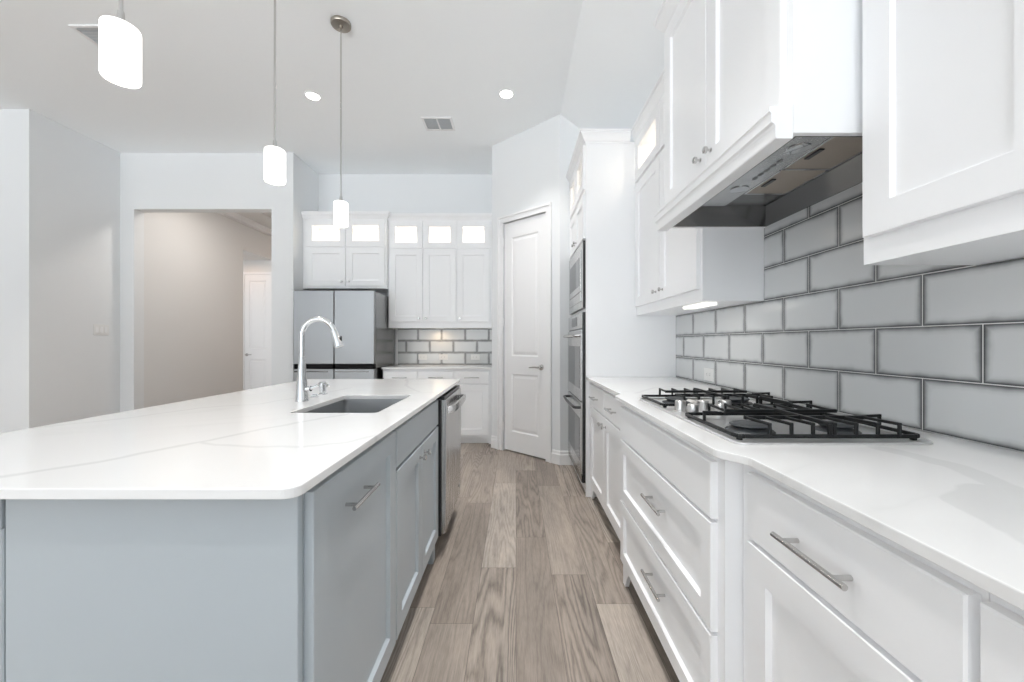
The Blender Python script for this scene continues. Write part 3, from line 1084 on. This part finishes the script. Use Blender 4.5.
def hollow(parent, T, depth, u0, u1, z0, z1, name='display_box', th=0.016, div=(), left=0.0, right=0.0):
    """open-fronted lit compartment behind glass doors"""
    g = MB(T)
    g.box(u0, u1, -depth, -depth + th, z0, z1)
    g.box(u0, u0 + th, -depth + th, 0, z0, z1).box(u1 - th, u1, -depth + th, 0, z0, z1)
    g.box(u0 + th, u1 - th, -depth + th, 0, z0, z0 + th).box(u0 + th, u1 - th, -depth + th, 0, z1 - th, z1)
    if left:
        g.box(u0 + th, u0 + left, -0.02, 0, z0 + th, z1 - th)
    if right:
        g.box(u1 - right, u1 - th, -0.02, 0, z0 + th, z1 - th)
    for d in div:
        g.box(d - 0.02, d + 0.02, -0.02, 0, z0 + th, z1 - th)
    return g.build(name, Wh, parent)


def cabinet_lamp(T, u, w, z, parent, power=0.7, color=(1.0, 0.86, 0.68), r=0.03):
    g = MB(T)
    g2 = MB()
    g2.lathe((u, w, z), (0, 0, -1), [(0.0003, r + 0.006), (0.006, r + 0.006), (0.0075, r)], 20)
    g.add(g2.v, g2.f)
    g.build('puck_lamp', M['puck'], parent, 0, True)
    p = T(u, w, z - 0.012)
    area_light('puck_light', p, (0, 0, 0), 2 * r, 2 * r, power, color, 'DISK')


uc = thing('upper_cabinet', (1.05, 2.49, UZ0), 'white wall cabinet between oven tower and range hood, lit glass doors on top', 'cabinet')
MB(Tu).box(1.951, 3.021, UF - XR + 0.001, 0, UZ0, UZ1).build('carcass', Wh, uc)
hollow(uc, Tu, XR - UF - 0.001, 1.951, 3.021, UZ1 + 0.0005, UZT, div=(2.486,))
for a, b, k in ((1.975, 2.482, 2.43), (2.490, 2.997, 2.545)):
    f = shaker(Tu, a, b, 1.443, 2.355, 'door', Wh, uc)
    knob(Tu, k, 1.50, 0.02, f)
    glass_front(Tu, a, b, 2.378, 2.692, uc, rail=0.062)
    cabinet_lamp(Tu, (a + b) / 2, -0.15, UZT - 0.017, uc)
MB().sweep([(UF, 3.021), (UF, 1.951)], CROWN, -1).build('crown_moulding', Wh, uc)
tag(MB(Tu).box(2.04, 2.31, -0.115, -0.055, UZ0 - 0.011, UZ0 - 0.0003).build('light_bar', M['bar'], uc), 'bright light strip under the cabinet')
area_light('under_cabinet_light', (1.0, 2.17, UZ0 - 0.02), (0, 0, 0), 0.06, 0.25, 0.15, (1.0, 0.93, 0.82))

# hood cabinet
HF = 0.738
Thd = face_right(HF)
hcab = thing('hood_cabinet', (0.98, 1.5, 1.735), 'deep white cabinet over the cooktop with a moulded lower edge', 'cabinet')
HZ = 1.735
c = MB(Thd)
dp = XR - HF - 0.011
c.box(1.060, 1.078, -dp, 0, HZ, 2.70).box(1.931, 1.949, -dp, 0, HZ, 2.70)
c.box(1.078, 1.931, -dp, 0, 1.86, 2.70).box(1.078, 1.931, -0.018, 0, HZ, 1.86)
c.build('carcass', Wh, hcab, 0.001)
for a, b, k in ((1.082, 1.502, 1.465), (1.508, 1.928, 1.548)):
    f = shaker(Thd, a, b, 1.818, 2.672, 'door', Wh, hcab)
    knob(Thd, k, 1.885, 0.02, f)
mp = [(0.0005, 1.720), (0.045, 1.720), (0.047, 1.724), (0.047, 1.752), (0.050, 1.760), (0.058, 1.764), (0.058, 1.786), (0.060, 1.791), (0.064, 1.792), (0.064, 1.806), (0.0005, 1.806)]
MB().sweep([(HF, 1.949), (HF, 1.060)], mp, -1).build('bottom_moulding', Wh, hcab)
MB().sweep([(UF - 0.06, 1.949), (HF, 1.949), (HF, 1.060), (UF - 0.06, 1.060)], CROWN, -1).build('crown_moulding', Wh, hcab)

# range hood insert
hd = thing('range_hood', (0.98, 1.5, 1.737), 'stainless range hood insert under the deep white cabinet', 'range hood')
PZ = 1.797
X0, X1, Y0, Y1 = HF + 0.020, XT - 0.002, 1.080, 1.929
g = MB()
r4 = lambda a, b, c2, d, z: [(a, c2, z), (b, c2, z), (b, d, z), (a, d, z)]
g.rings([r4(X0, X1, Y0, Y1, 1.737), r4(X0 + 0.006, X1 - 0.006, Y0 + 0.006, Y1 - 0.006, 1.737),
         r4(X0 + 0.02, 1.135, Y0 + 0.02, 1.81, PZ), r4(X0 + 0.02, 1.135, Y0 + 0.02, 1.81, 1.83), r4(X0, X1, Y0, Y1, 1.83)], False, True)
g.add(r4(X0, X1, Y0, Y1, 1.737) + r4(X0, X1, Y0, Y1, 1.83), [(0, 1, 5, 4), (1, 2, 6, 5), (2, 3, 7, 6), (3, 0, 4, 7)])
g.build('liner', M['dark_steel'], hd)
MB().box(0.946, 1.119, 1.653, 1.80, PZ - 0.003, PZ + 0.004).build('end_panel', M['dark_steel'], hd, 0.001)
cp = MB().box(X0 + 0.021, 0.945, Y0 + 0.021, 1.80, PZ - 0.004, PZ + 0.004).build('control_panel', M['steel'], hd, 0.001)
for y in (1.265, 1.60):
    g = MB().lathe((0.898, y, PZ - 0.0042), (0, 0, -1), [(0, 0.034), (0.003, 0.034), (0.004, 0.026)], 24)
    l = g.build('lamp_ring', M['chrome'], cp, 0, True)
for k in range(5):
    MB().box(0.892, 0.904, 1.345 + 0.035 * k, 1.365 + 0.035 * k, PZ - 0.007, PZ - 0.0042).build('button', M['badge'], cp, 0.001)
for a, b in ((1.13, 1.414), (1.430, 1.645)):
    fl = MB().box(0.952, 1.112, a, b, PZ - 0.003, PZ + 0.004).build('filter', M['filter'], hd, 0.001)
    ym = 1.30 if a < 1.2 else 1.535
    g = MB().box(0.966, 0.982, ym - 0.035, ym + 0.035, PZ - 0.008, PZ - 0.0032)
    g.build('latch', M['black'], fl, 0.001)
    MB().prism([(0.945, a), (0.952, a), (0.952, b), (1.112, b), (1.112, a), (1.119, a), (1.119, b + 0.007), (0.945, b + 0.007)], 2, PZ - 0.006, PZ + 0.003).build('filter_frame', M['chrome'], fl)
MB().box(1.120, 1.134, Y0 + 0.021, 1.80, PZ + 0.001, PZ + 0.02).build('grease_slot', M['dark'], hd)

# near wall cabinet
nw = thing('upper_cabinet', (1.05, 0.5, UZ0), 'large white wall cabinet at the upper right nearest the camera', 'cabinet')
MB(Tu).box(0.0, 1.0475, UF - XR + 0.001, 0, UZ0, 2.70).build('carcass', Wh, nw)
for a, b in ((0.640, 1.030), (0.245, 0.634)):
    f = shaker(Tu, a, b, 1.447, 2.355, 'door', Wh, nw, rail=0.075)
    glass_front(Tu, a, b, 2.378, 2.692, nw)
MB().sweep([(UF, 1.0475), (UF, 0.0)], CROWN, -1).build('crown_moulding', Wh, nw)

# ------------------------------------------------------------------ oven tower
OF = 0.532
To = face_right(OF)
T0, T1 = 3.026, 3.826
tw = thing('oven_tower', (0.88, 3.43, 0), 'tall white cabinet tower holding the microwave and double oven', 'cabinet')
c = MB(To)
dd_ = XR - OF - 0.001
c.box(T0, T0 + 0.02, -dd_, 0, 0.001, 2.70).box(T1 - 0.02, T1, -dd_, 0, 0.001, 2.70)
c.box(T0 + 0.02, T1 - 0.02, -dd_, -dd_ + 0.012, 0.06, 2.70)
c.box(T0 + 0.02, T1 - 0.02, -dd_ + 0.012, 0, 1.960, 2.345)
c.box(T0 + 0.02, T1 - 0.02, -dd_ + 0.012, 0, 2.684, 2.70)
c.box(T0 + 0.02, T1 - 0.02, -dd_ + 0.012, 0, 1.412, 1.438)
c.box(T0 + 0.02, T1 - 0.02, -dd_ + 0.012, 0, 0.06, 0.098)
c.build('carcass', Wh, tw)
MB(To).box(T0 + 0.021, T1 - 0.021, -0.03, -0.012, 0.002, 0.059).build('toe_kick', M['trim'], tw)
for a, b, k in ((T0 + 0.022, 3.423, 3.38), (3.429, T1 - 0.022, 3.47)):
    f = shaker(To, a, b, 1.972, 2.312, 'door', Wh, tw, rail=0.062)
    knob(To, k, 2.02, 0.02, f)
    glass_front(To, a, b, 2.350, 2.690, tw, rail=0.062)
    cabinet_lamp(To, (a + b) / 2, -0.15, 2.683, tw, 0.5)
MB().sweep([(UF - 0.0504, T0), (OF, T0), (OF, T1)], [(o, z) for o, z in CROWN], 1).build('crown_moulding', Wh, tw)

A0, A1 = T0 + 0.03, T1 - 0.03
mw = thing('microwave', (0.75, 3.43, 1.44), 'built-in stainless microwave above the double oven', 'microwave')
MB(To).box(A0, A1, -0.40, -0.001, 1.4385, 1.9595).box(A0 - 0.013, A1 + 0.013, 0.0006, 0.020, 1.441, 1.956).build('case', M['black'], mw)
g = MB(To)
g.rings([rect(A0 - 0.012, A1 + 0.012, 1.442, 1.955, 0.0205), rect(A0 - 0.012, A1 + 0.012, 1.442, 1.955, 0.0225), rect(A0 - 0.012, A1 + 0.012, 1.442, 1.955, 0.024, 0.002),
         rect(A0 - 0.012, A1 + 0.012, 1.442, 1.955, 0.024, 0.055), rect(A0 - 0.012, A1 + 0.012, 1.442, 1.955, 0.0205, 0.055), rect(A0 - 0.012, A1 + 0.012, 1.442, 1.955, 0.0205)], False, False)
g.build('trim_frame', M['steel'], mw)
dd = MB(To).box(A0 + 0.046, A1 - 0.046, 0.0205, 0.030, 1.575, 1.897).build('door', M['steel'], mw, 0.002)
MB(To).box(A0 + 0.10, A1 - 0.10, 0.0301, 0.0312, 1.625, 1.850).build('window', M['oven_glass'], dd)
MB(To).box(A0 + 0.046, A1 - 0.046, 0.0205, 0.030, 1.497, 1.570).build('control_panel', M['steel'], mw, 0.002)

ov = thing('double_oven', (0.75, 3.43, 0.10), 'built-in stainless double wall oven in the tall white tower', 'oven')
MB(To).box(A0, A1, -0.55, -0.001, 0.0985, 1.4115).box(A0 - 0.013, A1 + 0.013, 0.0006, 0.022, 0.101, 1.409).build('case', M['black'], ov)
cpn = MB(To).box(A0 - 0.012, A1 + 0.012, 0.0225, 0.030, 1.285, 1.408).build('control_panel', M['steel'], ov, 0.002)
MB(To).box(A0 + 0.22, A1 - 0.22, 0.0301, 0.0312, 1.31, 1.385).build('display', M['oven_glass'], cpn)
for za, zb in ((0.725, 1.275), (0.165, 0.715)):
    dd = MB(To).box(A0 - 0.012, A1 + 0.012, 0.0225, 0.036, za, zb).build('door', M['steel'], ov, 0.002)
    MB(To).box(A0 + 0.055, A1 - 0.055, 0.0361, 0.0375, za + 0.09, zb - 0.13).build('window', M['oven_glass'], dd)
    g = MB(To)
    g2 = MB()
    zh = zb - 0.045
    n = 10
    pts = [(A0 + 0.04, 0.036, zh), (A0 + 0.045, 0.068, zh)] + [(A0 + 0.06 + (A1 - A0 - 0.12) * i / n, 0.078 + 0.010 * math.sin(PI * i / n), zh) for i in range(n + 1)] + [(A1 - 0.045, 0.068, zh), (A1 - 0.04, 0.036, zh)]
    g2.tube(pts, 0.0115, 12)
    g.add(g2.v, g2.f)
    tag(g.build('handle', M['black'] if za < 0.5 else M['nickel'], dd, 0, True), 'dark bar handle' if za < 0.5 else 'steel bar handle')
MB(To).box(A0 - 0.012, A1 + 0.012, 0.0225, 0.030, 0.102, 0.158).build('vent_grille', M['dark_steel'], ov, 0.002)

# ------------------------------------------------------------------ back wall run
DZB = -0.026
BKF = 4.60
Tk = face_back(BKF)
KX0, KX1 = -1.540, -0.276
bb = thing('base_cabinet', (-0.92, 4.9, 0), 'white base cabinets on the back wall right of the refrigerator', 'cabinet')
MB().box(KX0, KX1, BKF, YB - 0.001, 0.08, CB + DZB).build('carcass', Wh, bb)
MB().box(KX0, KX1, BKF + 0.05, YB - 0.001, 0.001, 0.0795).build('toe_kick', M['trim'], bb)
w3 = (-0.300 - KX0) / 3
for k in range(3):
    a, b = KX0 + w3 * k + 0.012, KX0 + w3 * (k + 1) - 0.012
    f = slab_front(Tk, a, b, 0.70, 0.842, 'drawer', Wh, bb)
    bar_pull(Tk, (a + b) / 2 - 0.085, (a + b) / 2 + 0.085, 0.772, 0.02, f)
    f = shaker(Tk, a, b, 0.105, 0.690, 'door', Wh, bb)
    knob(Tk, b - 0.04 if k == 0 else a + 0.04, 0.64, 0.02, f)
valance(Tk, KX0, KX1, 0.08, bb, Wh, (False, True), rise=0.075)
tag(MB().box(KX0 - 0.005, KX1, BKF - 0.035, YB - 0.0105, 0.894 + DZB, 0.914 + DZB).build('countertop', M['quartz'], None, 0.002),
    'short white worktop on the back wall below the lit glass cabinets', 'countertop')
tag(MB().box(KX0, KX1, YB - 0.010, YB - 0.0005, 0.9145 + DZB, 1.3795 + DZB).build('tile_backsplash', M['tile_back'], None),
    'grey glazed tile backsplash on the far back wall with three outlets', 'backsplash')
tag(MB().box(KX0 - 0.022, KX0 - 0.002, YB - 0.014, YB - 0.0005, 0.9145 + DZB, 1.3795 + DZB).build('tile_trim', M['trim'], None),
    'thin white vertical edge strip at the left end of the far backsplash', 'trim strip')

BU = 4.89
Tbu = face_back(BU)
bu = thing('upper_cabinet', (-0.93, 5.04, 1.354), 'white three-door wall cabinet on the back wall with three lit glass doors', 'cabinet')
BX0, BX1 = -1.566, -0.276
dep = YB - BU - 0.001
MB(Tbu).box(BX0, BX1, -dep, 0, 1.354, 2.344).build('carcass', Wh, bu)
hollow(bu, Tbu, dep, BX0, BX1, 2.3445, 2.674, div=(BX0 + 0.422, BX0 + 0.844), right=0.05)
kx = (1, -1, -1)
for k in range(3):
    a, b = BX0 + 0.018 + 0.413 * k, BX0 + 0.018 + 0.413 * (k + 1) - 0.012
    f = shaker(Tbu, a, b, 1.427, 2.318, 'door', Wh, bu)
    knob(Tbu, (b - 0.04) if kx[k] > 0 else (a + 0.04), 1.47, 0.02, f)
    glass_front(Tbu, a, b, 2.330, 2.664, bu, rail=0.065)
    cabinet_lamp(Tbu, (a + b) / 2, -0.14, 2.657, bu, 1.0)
MB().sweep([(BX0, BU), (BX1, BU)], [(o, z + DZB) for o, z in CROWN], -1).build('crown_moulding', Wh, bu)
area_light('back_under_cabinet_light', (-0.98, 5.06, 1.33), (0, 0, 0), 0.10, 0.06, 0.55, (1.0, 0.74, 0.48))
MB(Tbu).box(-1.03, -0.93, -0.22, -0.15, 1.3475, 1.3535).build('light_bar', M['plastic'], bu)

FU = 4.82
Tfu = face_back(FU)
fu = thing('fridge_cabinet', (-2.05, 5.0, 1.83), 'white two-door cabinet above the refrigerator with two lit glass doors', 'cabinet')
FX0, FX1 = -2.578, -1.568
dep = YB - FU - 0.001
MB(Tfu).box(FX0, FX1, -dep, 0, 1.83, 2.344).build('carcass', Wh, fu)
hollow(fu, Tfu, dep, FX0, FX1, 2.3445, 2.674, div=(-2.052,), left=0.045)
for k, (a, b) in enumerate(((-2.535, -2.060), (-2.048, -1.585))):
    f = shaker(Tfu, a, b, 1.855, 2.318, 'door', Wh, fu)
    knob(Tfu, b - 0.035 if k == 0 else a + 0.035, 1.91, 0.02, f)
    glass_front(Tfu, a, b, 2.330, 2.664, fu, rail=0.068)
    cabinet_lamp(Tfu, (a + b) / 2, -0.16, 2.657, fu, 1.1)
MB().sweep([(FX0, FU), (FX1, FU), (FX1, BU - 0.052)], [(o, z + DZB) for o, z in CROWN], -1).build('crown_moulding', Wh, fu)

# refrigerator
fr = thing('refrigerator', (-2.02, 4.8, 0), 'stainless four-door refrigerator on the back wall left of the worktop', 'refrigerator')
RX0, RX1, RF = -2.473, -1.575, 4.48
MB().box(RX0 + 0.004, RX1, RF, YB - 0.03, 0.03, 1.742).build('case', M['case_steel'], fr, 0.003)
MB().box(RX0 + 0.03, RX1 - 0.03, RF + 0.03, YB - 0.05, 0.001, 0.0298).build('base', M['black'], fr)
Tf = face_back(RF)
xm = -2.022
for k, (a, b) in enumerate(((RX0, xm - 0.004), (xm + 0.004, RX1))):
    d = MB(Tf).box(a, b, 0.004, 0.062, 0.935, 1.752).build('door', M['fridge_steel'], fr, 0.006, seg=2)
    if k == 1:
        MB(Tf).box(b - 0.115, b - 0.045, 0.0621, 0.0632, 1.664, 1.676).build('badge', M['badge'], d)
    MB(Tf).box(a + 0.01, b - 0.01, 0.006, 0.060, 0.8815, 0.9335).build('grip_recess', M['grip'], fr)
    d = MB(Tf).box(a, b, 0.004, 0.062, 0.10, 0.880).build('freezer_door', M['fridge_steel'], fr, 0.006, seg=2)
    MB(Tf).box(a + 0.012, b - 0.06, 0.0621, 0.066, 0.845, 0.858).build('trim_strip', M['dark_steel'], d)

# ------------------------------------------------------------------ pendants
def pendant(x, y, label):
    p = thing('pendant_light', (x, y, CZ), label, 'pendant lamp', 'pendant lamps over the island')
    g = MB().lathe((x, y, CZ - 0.0005), (0, 0, -1), [(0, 0.066), (0.016, 0.066), (0.021, 0.063), (0.022, 0.055), (0.022, 0.012), (0.040, 0.009)], 32)
    g.build('canopy', M['canopy'], p, 0, True)
    g = MB().tube([(x, y, CZ - 0.03), (x, y, 2.150)], 0.0055, 10)
    g.lathe((x, y, 2.150), (0, 0, -1), [(-0.035, 0.008), (0, 0.011), (0.03, 0.013)], 16)
    g.build('rod', M['nickel'], p, 0, True)
    g = MB().lathe((x, y, 2.143), (0, 0, -1), [(0, 0.012), (0.0005, 0.036), (0.006, 0.045), (0.012, 0.047), (0.159, 0.047), (0.164, 0.044), (0.162, 0.040), (0.02, 0.040), (0.012, 0.010)], 32)
    tag(g.build('shade', M['shade'], p, 0, True), 'glowing white cylinder shade')
    return p


p1 = pendant(-1.205, 1.214, 'white glass cylinder pendant lamp nearest the camera, largest of three')
dup(p1, (0, 1.99 - 1.214, 0), 'middle white glass pendant lamp of the three over the island')
dup(p1, (0, 2.74 - 1.214, 0), 'farthest white glass pendant lamp with its round bronze canopy in view')
for y in (1.214, 1.99, 2.74):
    l = bpy.data.lights.new('pendant_glow', 'POINT')
    l.energy = PEND_WATT
    l.color = (1.0, 0.94, 0.85)
    l.shadow_soft_size = 0.04
    o = bpy.data.objects.new('pendant_glow', l)
    o.location = (-1.205, y, 1.93)
    COL.objects.link(o)


# recessed lights and ceiling vents
def recessed(x, y, label):
    p = thing('recessed_light', (x, y, CZ), label, 'ceiling light', 'recessed ceiling lights')
    g = MB().lathe((x, y, CZ - 0.0005), (0, 0, -1), [(0, 0.070), (0.004, 0.070), (0.007, 0.062), (0.007, 0.057), (0.002, 0.054)], 32, True, False)
    g.build('trim_ring', M['trim'], p, 0, True)
    g = MB().lathe((x, y, CZ - 0.001), (0, 0, -1), [(0, 0.053), (0.004, 0.053), (0.006, 0.048)], 32)
    g.build('lens', M['lens'], p, 0, True)
    return p


RL = ((-1.811, 3.55, 'left one of two recessed lights in the white ceiling'), (-0.084, 3.52, 'right one of two recessed lights in the ceiling, near the pantry wall'))
r1 = recessed(*RL[0])
dup(r1, (RL[1][0] - RL[0][0], RL[1][1] - RL[0][1], 0), RL[1][2])
for x, y, _ in RL:
    area_light('ceiling_glow', (x, y, CZ - 0.012), (0, 0, 0), 0.11, 0.11, REC_WATT, (1.0, 0.97, 0.94), 'DISK', spread=1.45)


def vent(x0, x1, y0, y1, label, split):
    p = thing('ceiling_vent', ((x0 + x1) / 2, (y0 + y1) / 2, CZ), label, 'air vent')
    z = CZ - 0.0005
    g = MB()
    g.prism([(x0, y0), (x1, y0), (x1, y1), (x0, y1)], 2, z - 0.003, z)
    g.build('backing', M['vent'], p)
    g = MB()
    fw = 0.022
    for a, b, c2, d in ((x0 - fw, x1 + fw, y0 - fw, y0), (x0 - fw, x1 + fw, y1, y1 + fw), (x0 - fw, x0, y0, y1), (x1, x1 + fw, y0, y1)):
        g.box(a, b, c2, d, z - 0.010, z)
    if split:
        g.box((x0 + x1) / 2 - 0.007, (x0 + x1) / 2 + 0.007, y0, y1, z - 0.010, z - 0.0031)
    g.build('frame', M['trim'], p, 0.001)
    n = 9 if split else 6
    for k in range(n):
        y = y0 + (y1 - y0) * (k + 0.5) / n
        g = MB()
        for a, b in (((x0 + 0.001, (x0 + x1) / 2 - 0.008), ((x0 + x1) / 2 + 0.008, x1 - 0.001)) if split else ((x0 + 0.001, x1 - 0.001),)):
            g.prism([(y + 0.004, z - 0.0032), (y - 0.003, z - 0.0095), (y - 0.001, z - 0.0095), (y + 0.006, z - 0.0032)], 0, a, b)
        g.build('slat', M['plastic'], p)
    return p


vent(-0.905, -0.650, 3.90, 4.10, 'small square white air vent in the ceiling before the back wall', True)
vent(-3.075, -2.84, 2.775, 2.945, 'white air vent in the ceiling partly hidden by the nearest pendant', False)

# ------------------------------------------------------------------ outlets and switches
def outlet(T, u, z, label, group, w=0.115, h=0.072):
    base = T(u, 0, z)
    p = thing('electrical_outlet', base, label, 'outlet', group)
    g = MB(T)
    g.rings([rect(u - w / 2, u + w / 2, z - h / 2, z + h / 2, 0.0005), rect(u - w / 2, u + w / 2, z - h / 2, z + h / 2, 0.004), rect(u - w / 2, u + w / 2, z - h / 2, z + h / 2, 0.006, 0.003)])
    g.build('cover_plate', M['plastic'], p)
    for s in (-1, 1):
        f = MB(T).box(u + s * 0.021 - 0.016, u + s * 0.021 + 0.016, 0.0062, 0.0085, z - 0.016, z + 0.016).build('socket', M['plastic'], p, 0.002)
        g = MB(T)
        g.box(u + s * 0.021 - 0.008, u + s * 0.021 - 0.001, 0.0086, 0.0089, z + 0.004, z + 0.006).box(u + s * 0.021 - 0.008, u + s * 0.021 - 0.001, 0.0086, 0.0089, z - 0.006, z - 0.004)
        g.build('slots', M['slot'], f)
    return p


outlet(face_right(XT), 2.50, 0.975, 'white outlet on the grey tiles behind the gas cooktop', None, 0.125, 0.078)
Tbt = face_back(YB - 0.010)
for x, s in ((-1.215, 'left white outlet of three on the far backsplash'), (-0.945, 'middle white outlet of three on the far backsplash'), (-0.530, 'right white outlet of three on the far backsplash, nearest the pantry')):
    outlet(Tbt, x, 0.985, s, 'outlets on the far backsplash')

Ts = lambda u, w, z: (-4.585 + w, u, z)
sw = thing('light_switch', (-4.585, 4.40, 1.315), 'white triple light switch plate on the left wall before the opening', 'light switch')
MB(Ts).box(4.315, 4.478, 0.0005, 0.006, 1.255, 1.373).build('cover_plate', M['plastic'], sw, 0.002)
for k in range(3):
    u = 4.3965 + (k - 1) * 0.046
    MB(Ts).box(u - 0.016, u + 0.016, 0.0062, 0.010, 1.281, 1.347).build('rocker', M['trim'], sw, 0.002)

# added fill lights without fixtures, out of view above and behind the camera
for x, y, k in ((0.0, 1.0, 0), (0.0, 2.25, 0), (-1.811, 1.3, 1), (-0.084, -1.0, 2), (-1.811, -1.0, 2), (-4.0, 1.3, 3), (-4.0, -1.0, 3)):
    area_light('ceiling_glow', (x, y, CZ - 0.012), (0, 0, 0), 0.11, 0.11, CEIL_FILL[k], (1.0, 0.98, 0.96), 'DISK', spread=1.15 if k == 0 else 1.9)

# lamps of the hall (its ceiling fixtures are out of sight beyond the opening)
area_light('hall_lamp', (-3.5, 5.15, 3.1), (0, 0, 0), 0.3, 0.3, 13, (1.0, 0.93, 0.87), 'DISK')
area_light('vestibule_lamp', (-4.8, 6.9, 2.62), (0, 0, 0), 0.2, 0.2, 1.3, (1.0, 0.62, 0.40), 'DISK')
area_light('hall_far_lamp', (-3.2, 7.7, 3.1), (0, 0, 0), 0.2, 0.2, 7, (1.0, 0.74, 0.58), 'DISK')
